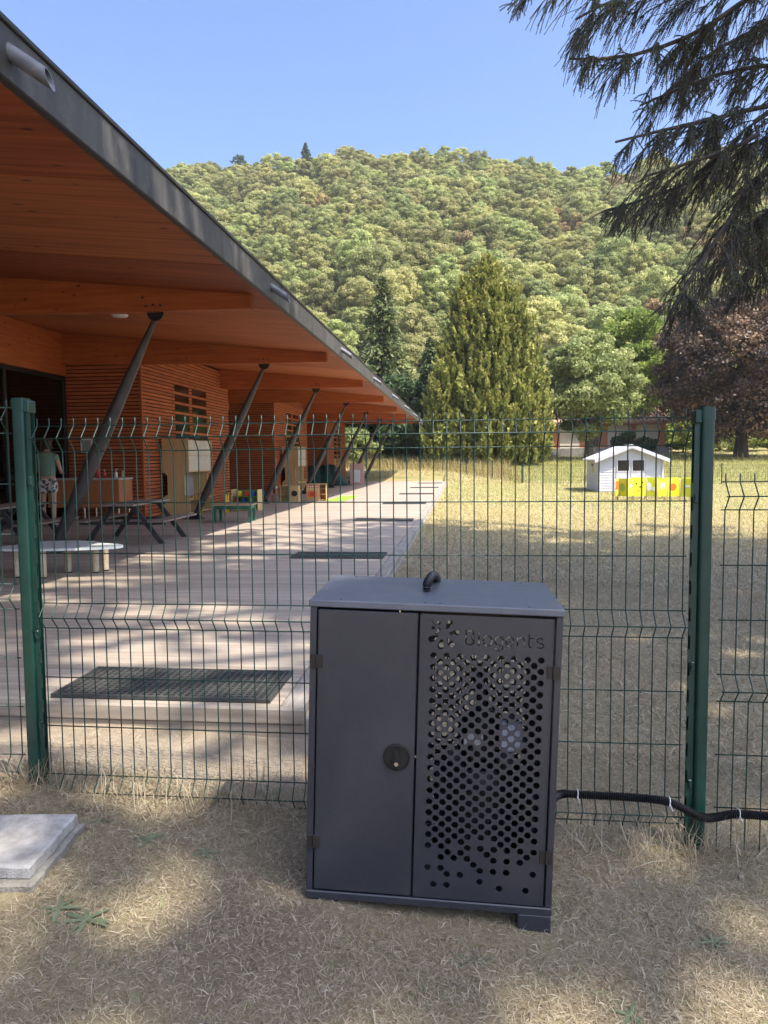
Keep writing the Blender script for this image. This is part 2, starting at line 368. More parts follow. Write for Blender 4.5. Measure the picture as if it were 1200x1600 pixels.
V = np.stack([XX.ravel(), YY.ravel(), ZZ.ravel()], 1)
i0 = (np.arange(ny-1)[:,None]*nx + np.arange(nx-1)[None,:]).ravel()
me = np_mesh('ground', V, np.stack([i0, i0+1, i0+nx+1, i0+nx], 1), smooth=True)
X_, Y_ = V[:,0], V[:,1]
sand = smooth(2.72, 3.0, Y_ + .12*wob(X_, Y_, 3.0))*smooth(3.9, 3.6, Y_)*smooth(-.35, -.75, X_ + .1*wob(Y_, X_, 3))
soil = np.clip(np.exp(-(((X_+.62)/.24)**2+((Y_-1.98)/.30)**2))*1.15, 0, 1)
green = smooth(20, 40, Y_)*.75
for nm, arr in (('sand', sand), ('soil', soil), ('green', green)):
    a = me.attributes.new(nm, 'FLOAT', 'POINT'); a.data.foreach_set('value', np.ascontiguousarray(arr, np.float32))
m, t, b = new_mat('dry_lawn'); L = t.links.new
tc = N(t, 'ShaderNodeTexCoord')
def noise(t, sc_, det=6, src=None, rough=.55):
    n = N(t, 'ShaderNodeTexNoise'); n.inputs['Scale'].default_value = sc_; n.inputs['Detail'].default_value = det; n.inputs['Roughness'].default_value = rough
    t.links.new(src, n.inputs['Vector']); return n.outputs[0]
def ramp(t, fac, *stops):
    r = N(t, 'ShaderNodeValToRGB'); e = r.color_ramp.elements
    while len(e) < len(stops): e.new(.5)
    for q, (p, c) in zip(e, stops): q.position = p; q.color = rgba(c)
    t.links.new(fac, r.inputs[0]); return r.outputs[0]
def mix(t, fac, a, b2):
    mx = N(t, 'ShaderNodeMixRGB'); t.links.new(fac, mx.inputs[0]); t.links.new(a, mx.inputs[1]); t.links.new(b2, mx.inputs[2]); return mx.outputs[0]
ob = tc.outputs['Object']
fine = ramp(t, noise(t, 55, 9, ob, .7), (.28,(.15,.115,.078)), (.5,(.32,.26,.175)), (.72,(.50,.42,.30)))
big = ramp(t, noise(t, 1.3, 5, ob), (.38,(.37,.29,.17)), (.62,(.28,.26,.13)))
mx = N(t, 'ShaderNodeMixRGB'); mx.inputs[0].default_value = .45; L(fine, mx.inputs[1]); L(big, mx.inputs[2]); colr = mx.outputs[0]
grn = ramp(t, noise(t, .6, 6, ob), (.35,(.17,.19,.05)), (.65,(.36,.29,.12)))
def att(t, n): return N(t, 'ShaderNodeAttribute', attribute_name=n).outputs['Fac']
colr = mix(t, att(t, 'green'), colr, grn)
sd = ramp(t, noise(t, 12, 8, ob, .65), (.3,(.30,.25,.19)), (.7,(.44,.375,.29)))
colr = mix(t, att(t, 'sand'), colr, sd)
so = ramp(t, noise(t, 60, 8, ob, .7), (.3,(.16,.125,.09)), (.7,(.32,.26,.19)))
colr = mix(t, att(t, 'soil'), colr, so)
L(colr, b.inputs['Base Color']); b.inputs['Roughness'].default_value = .95; b.inputs['Specular IOR Level'].default_value = .15
bp = N(t, 'ShaderNodeBump'); bp.inputs['Strength'].default_value = .8; bp.inputs['Distance'].default_value = .02; L(noise(t, 70, 8, ob, .7), bp.inputs['Height']); L(bp.outputs[0], b.inputs['Normal'])
me.materials.append(m)
tag(link('ground', me), kind='structure')

# hill behind the park
def hz(x, y):
    x = np.asarray(x, float); y = np.asarray(y, float)
    p = np.clip((y-82)/(262-82), 0, None)
    ridge = np.interp(x, [-200,-103,-55,-28,-5,29,41,54,90,200], [97,96.5,97.5,98.5,96.5,91,88,90.5,94,94]) + .8*np.sin(x/9.0)
    prof = np.where(p < 1, .18*p + .82*p**1.12, 1 - .55*(p-1)**1.3)
    base = 2.4 + ridge*prof
    # shallow gullies running down the slope
    return base + (2.6*np.sin(x/13.0 + y/60) + 1.6*np.sin(x/7.3-y/41))*np.clip(p*3, 0, 1)*np.clip(1.15-p, 0.1, 1)
hx = np.arange(-340, 341, 6.0); hy = np.arange(80, 420, 6.0)
XX, YY = np.meshgrid(hx, hy); ZZ = hz(XX, YY); nx, ny = len(hx), len(hy)
V = np.stack([XX.ravel(), YY.ravel(), ZZ.ravel()], 1)
i0 = (np.arange(ny-1)[:,None]*nx + np.arange(nx-1)[None,:]).ravel()
mh = surf('hill_scrub', (.10,.105,.04), (.24,.19,.095), rough=.95, scale=.12, detail=10)
tag(link('hill', np_mesh('hill', V, np.stack([i0, i0+1, i0+nx+1, i0+nx], 1), mh, smooth=True)), kind='structure')

# ------------------------------------------------------------------ deck
DZ = 0.15; DX0, DX1 = -8.5, -0.80; DY0, DY1 = 3.55, 43.6
deck = thing('deck', None, None, (0, 0, 0)); deck['kind'] = 'structure'
P_W = 0.14; n_pl = int((DY1-DY0)/P_W)
pm = MB().bbox(DX0, DX1-.125, 0, P_W-.007, DZ-.03, DZ, .004).mesh('plank', M['deck'])
for i in range(n_pl):
    o = link('plank', pm, deck, (0, DY0 + .03 + i*P_W, rnd.uniform(-.0015, .0015)))
em = MB().bbox(DX1-.12, DX1, 0, 2.66, DZ-.06, DZ+.003, .006).mesh('edge_board', M['deckedge'])
for i in range(15): link('edge_board', em, deck, (0, DY0 + .03 + i*2.67, 0))
sm = MB().bbox(DX1-.03, DX1+.02, 0, 2.66, -.14, DZ-.064, .006).mesh('side_board', M['deckedge'])
for i in range(15): link('side_board', sm, deck, (0, DY0 + .03 + i*2.67, 0))
fm = MB().bbox(0, 1.92, -.045, 0, DZ-.075, DZ+.002, .005).mesh('front_board', M['deckfront'])
fm2 = MB().bbox(0, 1.92, -.035, 0, -.1, DZ-.078, .005).mesh('lower_front_board', M['deckfront'])
for i in range(4):
    link('front_board', fm, deck, (DX1+.02-1.925*(i+1), DY0+.02, 0)); link('lower_front_board', fm2, deck, (DX1+.02-1.925*(i+1), DY0+.02, 0))
MB().box(DX0, DX1-.04, DY0+.04, DY1, -.05, DZ-.04).part('joist_bed', M['backing'], deck)

# grating mats where the roof outlets drip
def make_mat():
    W, D = 1.19, .52
    mb = MB().box(0, W, 0, .02, 0, .018).box(0, W, D-.02, D, 0, .018).box(0, .02, .02, D-.02, 0, .018).box(W-.02, W, .02, D-.02, 0, .018)
    for i in range(1, 30):
        x = W*i/30; mb.box(x-.006, x+.006, .02, D-.02, .002, .016)
    lm = MB()
    for j in range(1, 16):
        y = D*j/16; lm.box(.02, W-.02, y-.005, y+.005, .003, .0135)
    return mb, lm
mb_, lm_ = make_mat(); mat_me = mb_.mesh('frame', M['rubber']); mat_lm = lm_.mesh('cross_bars', M['rubber']); mat_b = MB().box(.004, 1.186, .004, .516, -.001, .003).mesh('pad', M['backing'])
ordn = ['at the near end of the deck', 'second along the deck', 'third along the deck', 'fourth along the deck', 'fifth along the deck', 'sixth along the deck', 'seventh along the deck', 'at the far end of the deck']
STY = [4.2 + 5.45*k for k in range(8)]
for k in range(8):
    y = 3.61 + 5.43*k
    if y + .52 > DY1: continue
    o = thing('grating_mat', 'dark rubber grating mat lying on the boards, ' + ordn[k], 'mat', (-2.17, y, DZ+.004), 0, 'grating mats along the deck')
    link('frame', mat_me, o); link('cross_bars', mat_lm, o); link('pad', mat_b, o)

# ------------------------------------------------------------------ the timber building
bld = thing('timber_building', 'long low timber building with wide orange plywood eaves and leaning steel struts', 'building', (0, 0, 0))
RX = -2.42; RY0, RY1 = -6.0, 43.4; RXI = -15.0
def sz(x): return 3.535 + .096*(RX - x)         # underside of the eaves
roof = MB()
fn = lambda u, v, w_: (u, w_, v)
roof.prism([(RX+.0, 3.56), (RX+.0, 3.70), (RXI, 5.06), (RXI, sz(RXI)+.05), (-5.45, sz(-5.45)+.026)][::-1], fn, RY0, RY1)
roof = roof.part('roof', M['roofskin'], bld)
# fascia sheets
k = 0; y = RY0
fmesh = MB().bbox(RX+.004, RX+.024, 0, 2.722, 3.428, 3.705, .003).mesh('fascia_sheet', M['fascia'])
cmesh = MB().bbox(RX-.10, RX+.04, 0, 2.7245, 3.708, 3.742, .006).mesh('coping', M['coping'])
lip = MB().bbox(RX-.03, RX+.022, 0, 2.7245, 3.419, 3.425, .002).mesh('drip_edge', M['coping'])
while y < RY1-.1:
    link('fascia_sheet', fmesh, roof, (0, y, 0)); link('coping', cmesh, roof, (0, y, 0)); link('drip_edge', lip, roof, (0, y, 0)); y += 2.7255
RYE = y
fe = MB().prism([(RX+.024, 3.428), (RX+.024, 3.742), (-9.0, 4.44), (-9.0, sz(-9)-.05)], fn, RYE+.002, RYE+.024).part('end_fascia', M['fascia'], roof)
# soffit sheets: 2.44 m along the eaves
ys = [RY0 + .1 + 2.5*i for i in range(21)]
def soffit_sheet(xa, xb, mt='ply'):
    return MB().prism([(xa, sz(xa)), (xb, sz(xb)), (xb, sz(xb)+.018), (xa, sz(xa)+.018)], fn, 0, 2.480).mesh('soffit_sheet', M[mt])
s1 = soffit_sheet(-5.42, RX+.002); s2 = soffit_sheet(-8.6, -5.425); s3 = soffit_sheet(-5.42, RX+.002, 'plylt'); s4 = soffit_sheet(-8.6, -5.425, 'plylt')
for y in ys:
    y2 = y - .1 - .9 + .001
    if y2 + 2.5 > RYE: break
    lt_ = round((y2 - 5.6)/2.5) in (0, 2, 3, 5, 8, 9, 12)
    link('soffit_sheet', s3 if lt_ else s1, roof, (0, y2, 0)); link('soffit_sheet', s4 if lt_ else s2, roof, (0, y2, 0))
ylast = y2
rest = RYE - ylast
if rest > .05:
    for xa, xb in ((-5.42, RX+.002), (-8.6, -5.425)):
        MB().prism([(xa, sz(xa)), (xb, sz(xb)), (xb, sz(xb)+.018), (xa, sz(xa)+.018)], fn, ylast, RYE).part('soffit_sheet', M['ply'], roof)
# glulam beams, struts
bolt = MB().disc((0, 0, 0), .016, (0, -1, 0), .012, 10).mesh('bolt', M['plate'])
BX = -2.755
bpoly = [(BX, sz(BX)-.004), (BX, 3.372), (-4.6, 3.385), (-8.6, 3.45), (-8.6, sz(-8.6)-.004)]
beam_me = MB().prism(bpoly, fn, -.07, .07).mesh('beam', M['glulam'])
cap_me = MB().bbox(BX-.005, BX+.012, -.072, .072, 3.312, sz(BX)-.008, .003).mesh('end_cap', M['glulam'])
def strut_mesh():
    p0 = Vector((-5.62, 0, DZ+.10)); p1 = Vector((-4.10, 0, 3.27))
    ts = [0, .08, .2, .35, .5, .65, .8, .92, 1]; rs = [.058, .072, .088, .096, .094, .082, .064, .046, .036]
    me = MB().tube([p0.lerp(p1, q) for q in ts], rs, 20).mesh('strut', M['steel'], True); autosmooth(me); return me
st_me = strut_mesh()
def half_disc(cx, cz, r, up, n=14):
    a0 = 0 if up else math.pi
    return [(cx + r*math.cos(a0+math.pi*i/n), cz + r*math.sin(a0+math.pi*i/n)) for i in range(n+1)]
top_br = MB().prism(half_disc(-4.08, 3.376, .115, False), fn, -.012, .012).disc((-4.08, -.03, 3.315), .022, (0,1,0), .06, 12).mesh('top_bracket', M['plate'])
bot_br = MB().prism(half_disc(-5.64, DZ+.022, .12, True), fn, -.05, -.03).prism(half_disc(-5.64, DZ+.022, .12, True), fn, .03, .05).box(-5.80, -5.48, -.13, .13, DZ+.002, DZ+.020).mesh('base_bracket', M['plate'])
for k, y in enumerate(STY):
    bm_ = link('beam', beam_me, roof, (0, y, 0)); 
    s = link('strut', st_me, bld, (0, y, 0)); link('top_bracket', top_br, s); link('base_bracket', bot_br, s)
    if k < 4:
        for dx in (-.10, 0, .10): link('beam_bolt', bolt, roof, (-4.08+dx, y-.071, 3.45 + (.012 if dx == 0 else 0)))
# roof outlets: cut grey pipes through the fascia
pl = []
for i in range(17):
    q = i/16
    pl.append((RX+.03 + .30*q, 0, 3.50 - .035*q))
om = MB()
n = 18; ro, ri = .042, .036
def ringp(d, r, slant):
    out = []
    for i in range(n):
        c_, s_ = math.cos(2*math.pi*i/n), math.sin(2*math.pi*i/n); dd = d - slant*s_*r
        out.append((RX+.03 + .82*dd + .57*s_*r, r*c_, 3.575 - .57*dd + .82*s_*r))
    return out
rings = [ringp(-.035, ro, 0), ringp(.255, ro, 1.2), ringp(.254, ri, 1.2), ringp(-.02, ri, 0)]
om.v = [p for r in rings for p in r]
for a in range(3):
    for i in range(n): om.f.append((a*n+i, a*n+(i+1)%n, (a+1)*n+(i+1)%n, (a+1)*n+i))
om.f.append(tuple(3*n+i for i in range(n)))
om_me = om.mesh('outlet_pipe', M['pipe']); autosmooth(om_me, 50)
for k in range(8): link('outlet_pipe', om_me, roof, (0, 3.87 + 5.43*k, 0))

# cladding: projecting slatted volumes
PITCH = .078; NSL = 50
WX = -6.8; GX = -8.5
vols = [(15.2, 21.1), (26.4, 32.1), (37.1, 42.9)]
def top_at(x): return sz(x) - .02
for vi, (ya, yb) in enumerate(vols):
    cl = MB().box(-14, WX-.03, ya+.03, yb-.03, DZ+.002, top_at(WX)-.01).part('wall_block', M['backing'], bld)
    # windows in the long face behind the slats
    wy = [(ya+1.85, ya+2.78), (ya+2.98, ya+4.05)]
    for (a, b2) in wy:
        wb = MB().box(WX-.028, WX-.022, a, b2, .75, 3.2).part('window', M['darkglass'], bld)
    join = MB()
    for i in range(NSL):
        z0 = DZ + .02 + i*PITCH; z1 = z0 + .058
        if z1 > top_at(WX): break
        inwin = (z0 > .72 and z1 < 3.24)
        if inwin and i % 3 != 0:
            segs = [(ya, wy[0][0]), (wy[0][1], wy[1][0]), (wy[1][1], yb)]
        else: segs = [(ya, yb)]
        for (a, b2) in segs:
            if vi < 2:
                key = 'sl%.2f_%d' % (b2-a, vi)
                me = bpy.data.meshes.get(key) or MB().bbox(-.02, 0, 0, b2-a, 0, .058, .004).mesh(key, M['slat'])
                link('slat', me, cl, (WX+.0, a, z0))
            else: join.bbox(WX-.02, WX, a, b2, z0, z1, .004)
        # short face that looks down the deck
        if vi < 2:
            key = 'ss'
            me = bpy.data.meshes.get(key) or MB().bbox(GX+.004, WX-.024, 0, .02, 0, .058, .004).mesh(key, M['slat'])
            link('slat', me, cl, (0, ya, z0))
        else: join.bbox(GX+.004, WX-.024, ya, ya+.02, z0, z1, .004)
    if vi == 2: tag(join.part('slats', M['slat'], cl), kind='stuff')
    MB().bbox(WX-.03, WX+.012, ya-.012, ya+.03, DZ+.004, top_at(WX)-.01, .004).part('corner_board', M['slat'], cl)
# glazed walls set back between the volumes
for gi, (ya, yb) in enumerate([(-5.9, 15.17), (21.13, 26.37), (32.13, 37.07)]):
    ht = 3.22
    hd = MB().bbox(GX-.10, GX+.05, ya+.002, yb-.002, ht, sz(GX)-.012, .006).part('header_beam', M['glulamy'], bld)
    n = max(2, round((yb-ya)/2.1)); st = (yb-ya)/n
    for i in range(n+1):
        MB().bbox(GX-.05, GX+.02, ya+i*st-.04+(.045 if i == 0 else -.045 if i == n else 0), ya+i*st+.04+(.045 if i == 0 else -.045 if i == n else 0), DZ+.003, ht-.003, .004).part('window_mullion', M['black'], bld)
    for i in range(n):
        MB().box(GX-.018, GX-.012, ya+i*st+.042, ya+(i+1)*st-.042, DZ+.09, ht-.09).part('window_pane', M['glass'], bld)
        MB().bbox(GX-.04, GX+.012, ya+i*st+.043, ya+(i+1)*st-.043, ht-.085, ht-.004, .004).part('window_rail', M['black'], bld)
        MB().bbox(GX-.04, GX+.012, ya+i*st+.043, ya+(i+1)*st-.043, DZ+.004, DZ+.085, .004).part('window_rail', M['black'], bld)
MB().box(-14.1, -14.0, RY0, 43.0, 0, sz(-14)).part('rear_wall', M['room'], bld)
MB().box(-14, GX-.06, RY0, 15.1, .05, DZ).box(-14, GX-.06, 21.2, 26.3, .05, DZ).box(-14, GX-.06, 32.2, 37.0, .05, DZ).part('room_floor', M['roomfloor'], bld)
MB().prism([(-14, sz(-8.6)-.05), (GX-.12, sz(-8.6)-.05), (GX-.12, sz(-8.6)-.03), (-14, sz(-8.6)-.03)], fn, RY0, 42.9).part('room_ceiling', M['room'], bld)
MB().box(-14, GX-.1, RY0, RY0+.1, DZ, 3.8).part('end_wall', M['room'], bld)
MB().disc((-5.7, 12.0, sz(-5.7)-.001), .15, (.0, 0, -1), .045, 24, .12).part('ceiling_lamp', M['lamp'], bld, True)

# ------------------------------------------------------------------ mesh fence
FY = 2.737; ZT = EYE + .137
FOLDS = [(0, 0), (.05, 1), (.10, 0), (.70, 0), (.75, 1), (.80, 0), (1.40, 0), (1.45, 1), (1.50, 0)]
HW = [0, .05, .10, .30, .50, .70, .75, .80, 1.0, 1.2, 1.40, 1.45, 1.50]
FD = .042
def off(d):
    for (a, fa), (b2, fb) in zip(FOLDS, FOLDS[1:]):
        if a <= d <= b2: return -FD*(fa + (fb-fa)*(d-a)/(b2-a))
    return 0.0
vpath = [(0, 0, .03), (0, 0, .004)]
for d in (0, .02, .045, .05, .055, .08, .10, .12, .4, .68, .70, .72, .745, .75, .755, .78, .80, .82, 1.1, 1.38, 1.40, 1.42, 1.445, 1.45, 1.455, 1.48, 1.50, 1.515):
    vpath.append((0, off(d), -d))
vw_me = MB().tube(vpath, .0024, 6).mesh('vertical_wire', M['greenw'], True)
def panel(x0, width, ztop, label, nv):
    p = thing('mesh_fence', label, 'fence panel', (x0, FY, ztop), 0, 'green wire panels of the fence')
    for i in range(nv):
        link('vertical_wire', vw_me, p, (.012 + i*(width-.024)/(nv-1), 0, 0), (0, rnd.uniform(-.002, .002), 0))
    for d in HW:
        MB().tube([(0, off(d)+.0048*(1 if off(d) == 0 else -1), -d), (width/2, off(d)+.0048*(1 if off(d) == 0 else -1), -d + rnd.uniform(-.002,.002)), (width, off(d)+.0048*(1 if off(d) == 0 else -1), -d)], .0024, 6).part('horizontal_wire', M['greenw'], p, True)
    return p
XL, XR = -1.715, .862           # post centres
panel(XL+.05, 2.47, ZT, 'green wire fence panel right behind the dark metal cabinet, between two posts', 50)
panel(XR+.06, 2.0, ZT-.232, 'green wire fence panel set lowest, with the black hose tied along it', 41)
panel(XL-2.05, 2.0, ZT+.075, 'green wire fence panel set highest, in front of the white cloud table', 41)
def post(x, ztop, zbase, side, label, roundcap):
    p = thing('fence_post', label, 'post', (x, FY, zbase-.12))
    H = ztop - zbase + .12
    hw = .0235
    prof = []
    r = .014 if roundcap else .007
    for cx, cy, a0 in ((hw-r, .030-r, 0), (-hw+r, .030-r, 90), (-hw+r, -.030+r, 180), (hw-r, -.030+r, 270)):
        for k in range(5):
            a = math.radians(a0 + 22.5*k); prof.append((cx + r*math.cos(a), cy + r*math.sin(a)))
    me = MB().prism(prof, lambda u, v, w_: (u, v, w_), 0, H-.03).mesh('post_tube', M['green']); autosmooth(me, 30); link('post_tube', me, p)
    prof2 = [(u*1.13, v*1.08) for u, v in prof]
    me = MB().prism(prof2, lambda u, v, w_: (u, v, w_), H-.045, H-.006).prism([(u*1.02, v*1.0) for u, v in prof], lambda u, v, w_: (u, v, w_), H-.006, H).mesh('cap', M['green']); autosmooth(me, 30)
    link('cap', me, p)
    s = side
    mb = MB(); xa, xb = sorted((s*(hw+.0005), s*(hw+.019)))
    mb.box(xa, xb, .012, .016, .05, H-.05).box(xa, xb, -.016, -.012, .05, H-.05)
    xa, xb = sorted((s*(hw+.0005), s*(hw+.004))); mb.box(xa, xb, -.0118, .0118, .05, H-.05)
    tag(mb.part('slot_rail', M['green'], p), kind=None)
    sm_ = MB().box(-.005, .005, -.02, -.0165, 0, .05).mesh('rail_tooth', M['green'])
    for k in range(int((H-.3)/.1)): link('rail_tooth', sm_, p, (s*(hw+.022), 0, .12+.1*k))
    xa, xb = sorted((s*(hw-.004), s*(hw+.022)))
    MB().bbox(xa, xb, -.026, .026, H-.058, H-.01, .004).part('cap_lug', M['green'], p)
    xa, xb = sorted((s*(hw+.003), s*(hw+.019)))
    cm = MB().bbox(xa, xb, -.024, -.0165, 0, .035, .003).disc(((xa+xb)/2, -.024, .017), .005, (0,-1,0), .004, 8).mesh('clip', M['green'])
    for zz in (H-.34, H-.95, .35): link('clip', cm, p, (0, 0, zz))
    return p
post(XL, EYE+.247, gz1(XL, FY), 1, 'green square fence post at the near corner of the wooden deck', False)
post(XR, EYE+.171, gz1(XR, FY), -1, 'green round-capped fence post that the black hose runs across', True)

# ------------------------------------------------------------------ perforated sheet metal
HOLE_U0, HOLE_V0, HDU, HDV = .3703, .7731, .01955, .0341
sparse = [(0,17),(1,16.5),(2,17),(3,16.5),(5,16.5),(3,17.5),(2,18),(4,18),(5,17.5),(6,17),(6,18),(8,17),(9,17.5),(10,17),(11,16.5),(12,17),(13,16.5),(10,18),(7,18.5),(12,18),(14,17),(15,17.5),(14,18),(16,17),
          (0,19),(2,19),(3,19.5),(5,19.5),(8,19),(10,19),(12,19),(16,19),(1,20.5),(3,20.5),(8,20),(11,20.5),(15,20.5)]
cells = [(c, r + (.5 if c % 2 else 0)) for c in range(17) for r in range(17) if r + (.5 if c % 2 else 0) <= 16.01] + sparse
def hexa(u, v, r=.0106): return [(u + r*math.cos(math.radians(60*k)), v + r*math.sin(math.radians(60*k))) for k in range(6)]
HOLES = [hexa(HOLE_U0 + c*HDU, HOLE_V0 - r*HDV) for c, r in cells]
def stroke(pts, wd):
    P = [Vector((p[0], p[1])) for p in pts]; Lf, Rt = [], []
    for i in range(len(P)):
        tv = (P[min(i+1, len(P)-1)] - P[max(i-1, 0)]).normalized(); nn = Vector((-tv.y, tv.x))*wd/2
        Lf.append(tuple(P[i]+nn)); Rt.append(tuple(P[i]-nn))
    return Lf + Rt[::-1]
def arc(cx, cy, rx, ry, a0, a1, n=9):
    return [(cx + rx*math.cos(math.radians(a0+(a1-a0)*i/n)), cy + ry*math.sin(math.radians(a0+(a1-a0)*i/n))) for i in range(n+1)]
BL = .8085; W_ = .0040
def lu(px): return .4605 + (px-435)/620.0*.2305
T = []
xb_ = lu(445); x2 = lu(507)
T.append(stroke([(xb_, BL), (xb_, BL+.0445)], .0052))
T.append(stroke([(xb_+.0042, BL+.0425)] + arc(x2-.0115, BL+.0335, .0095, .0090, 90, -82, 8), .0046))
T.append(stroke([(xb_+.0042, BL+.0022), (x2-.012, BL+.0022)] + arc(x2-.0105, BL+.0115, .0098, .0093, -88, 62, 8), .0046))
xi = lu(545); T.append(stroke([(xi, BL), (xi, BL+.0285)], .0048)); T.append(stroke([(xi, BL+.0335), (xi, BL+.0385)], .0048))
xo = lu(612); rx = .0125
T.append(stroke(arc(xo, BL+.0155, rx, .0150, 80, 280, 12), W_)); T.append(stroke(arc(xo, BL+.0155, rx, .0150, -74, 74, 12), W_))
xg = lu(702)
T.append(stroke(arc(xg-.001, BL+.0165, .0102, .0132, 40, 320, 14), .0034)); T.append(stroke([(xg+.0106, BL+.0305), (xg+.0106, BL+.001)] + arc(xg, BL-.0035, .0106, .0085, -12, -165, 8), .0034))
xe = lu(786)
T.append(stroke(arc(xe, BL+.0155, .0112, .0140, 12, 318, 16), .0034)); T.append(stroke([(xe-.0075, BL+.0145), (xe+.0118, BL+.0145)], .0030))
xn = lu(845)
T.append(stroke([(xn, BL), (xn, BL+.0295)], .0034)); T.append(stroke(arc(xn+.0115, BL+.0185, .0088, .0105, 150, 12, 8) + [(xn+.0204, BL)], .0034))
xt = lu(934)
T.append(stroke([(xt, BL+.0405), (xt, BL+.0075)] + arc(xt+.0068, BL+.0070, .0066, .0062, 190, 285, 6), .0032)); T.append(stroke([(xt+.0026, BL+.0290), (xt+.0128, BL+.0290)], .0030))
xs = lu(1020)
T.append(stroke(arc(xs, BL+.0225, .0095, .0070, 35, 200, 8) + [(xs-.004, BL+.0165), (xs+.005, BL+.0140)] + arc(xs+.001, BL+.0075, .0098, .0066, 30, -150, 8)[1:], .0032))
# the emblem: five petals, two dots and a feeler
def lg(zx, zy): return (.4605 + (zx-435)/620.0*.2305, .8085 + (285-zy)/115.0*.0445)
G = [[(lg(227,124)[0] + .0056*math.cos(a*.5236), lg(227,124)[1] + .0056*math.sin(a*.5236)) for a in range(12)],
     [(lg(184,163)[0] + .0050*math.cos(a*.5236), lg(184,163)[1] + .0050*math.sin(a*.5236)) for a in range(12)],
     stroke([lg(165,100), lg(206,148)], .0016)]
cen = Vector(lg(264, 205))
for (tx, ty, wd) in ((325,100,.0090), (392,192,.0085), (345,302,.0100), (240,326,.0098), (150,262,.0102)):
    tip = Vector(lg(tx, ty)); dv = (tip-cen); Ln = dv.length; dv.normalize(); nv = Vector((-dv.y, dv.x)); a = cen + dv*Ln*.36
    pts = []
    for q in range(13):
        th = math.pi*q/12; s_ = (1-math.cos(th))/2
        pts.append(a + dv*(Ln*.64*s_) + nv*wd*(math.sin(th)**.7)*(.45+.75*s_))
    for q in range(11, 0, -1):
        th = math.pi*q/12; s_ = (1-math.cos(th))/2
        pts.append(a + dv*(Ln*.64*s_) - nv*wd*(math.sin(th)**.7)*(.45+.75*s_))
    G.append([tuple(p) for p in pts])
G.append([lg(218,156), lg(238,158), lg(246,172), lg(230,188), lg(224,206), lg(214,214), lg(196,206), lg(216,188)])
def sheet(name, rect, holes, th, mat):
    cu = bpy.data.curves.new(name, 'CURVE'); cu.dimensions = '2D'; cu.fill_mode = 'BOTH'; cu.extrude = th/2
    u0, u1, v0, v1 = rect
    for poly in [[(u0,v0),(u1,v0),(u1,v1),(u0,v1)]] + holes:
        sp = cu.splines.new('POLY'); sp.points.add(len(poly)-1); sp.use_cyclic_u = True
        for p, (u, v) in zip(sp.points, poly): p.co = (u, v, 0, 1)
    o = bpy.data.objects.new(name, cu); COL.objects.link(o)
    dg = bpy.context.evaluated_depsgraph_get()
    me = bpy.data.meshes.new_from_object(o.evaluated_get(dg)); bpy.data.objects.remove(o)
    me.name = name
    for vtx in me.vertices: u, v, w_ = vtx.co; vtx.co = (u, -w_, v)
    me.flip_normals() if False else None
    me.materials.clear(); me.materials.append(mat)
    bm = bmesh.new(); bm.from_mesh(me); bmesh.ops.remove_doubles(bm, verts=bm.verts, dist=1e-5); bmesh.ops.recalc_face_normals(bm, faces=bm.faces); bm.to_mesh(me); bm.free()
    return me

# ------------------------------------------------------------------ the cabinet
cab = thing('metal_cabinet', 'dark grey metal cabinet with a solid door and a hexagon-perforated door, standing at the fence', 'cabinet')
a_, b_, c_ = .013, .033, -.003
ex = Vector((math.cos(a_), math.sin(a_), 0)); ey = Vector((-math.sin(a_), math.cos(a_), 0)); ez = Vector((0,0,1))
ex2 = ex*math.cos(b_) - ez*math.sin(b_); ez2 = ex*math.sin(b_) + ez*math.cos(b_)
ey3 = ey*math.cos(c_) + ez2*math.sin(c_); ez3 = -ey*math.sin(c_) + ez2*math.cos(c_)
cab.matrix_world = Matrix(((ex2.x, ey3.x, ez3.x, -.48), (ex2.y, ey3.y, ez3.y, 2.132), (ex2.z, ey3.z, ez3.z, .059), (0,0,0,1)))
CW, CH, CD = .742, .925, .466
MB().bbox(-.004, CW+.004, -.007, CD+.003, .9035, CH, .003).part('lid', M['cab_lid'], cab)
MB().bbox(-.001, CW+.001, -.006, CD-.002, 0, .0245, .003).part('base_tray', M['cab'], cab)
for x0 in (0, .722): MB().bbox(x0, x0+.020, -.003, .022, .0252, .9030, .002).part('front_stile', M['cab'], cab)
for x0 in (.0005, CW-.003): MB().box(x0, x0+.0025, .0225, CD-.003, .0252, .9030).part('side_panel', M['cab'], cab)
link('back_panel', sheet('back_panel', (.0035, CW-.0035, .0255, .9025), HOLES, .002, M['cab']), cab, (0, CD-.006, 0))
dl = MB().bbox(.0245, .3220, -.005, .012, .0300, .8960, .0022).part('solid_door', M['cab'], cab)
dr = link('perforated_door', sheet('perforated_door', (.3285, .7165, .0300, .8960), HOLES + T + G, .0022, M['cab']), cab, (0, -.004, 0))
tag(dr, label='perforated door with a cut-out emblem and the word Biogents')
dr['label'] = 'perforated door with cut-out emblem and lettering'
MB().box(.3285, .3315, -.0028, .012, .0302, .8958).part('door_hem', M['cab'], dr)
MB().box(.7135, .7163, -.0028, .012, .0302, .8958).part('door_hem', M['cab'], dr)
hm = MB().bbox(-.019, -.0015, -.0085, -.0055, -.020, .020, .001).bbox(.0015, .019, -.0085, -.0055, -.020, .020, .001).tube([(0,-.0085,-.020),(0,-.0085,.020)], .0036, 10).mesh('hinge', M['cab_dark'])
for (x, z) in ((.0225, .7395), (.0225, .182), (.7195, .740), (.7195, .1825)): link('hinge', hm, cab, (x, .0, z))
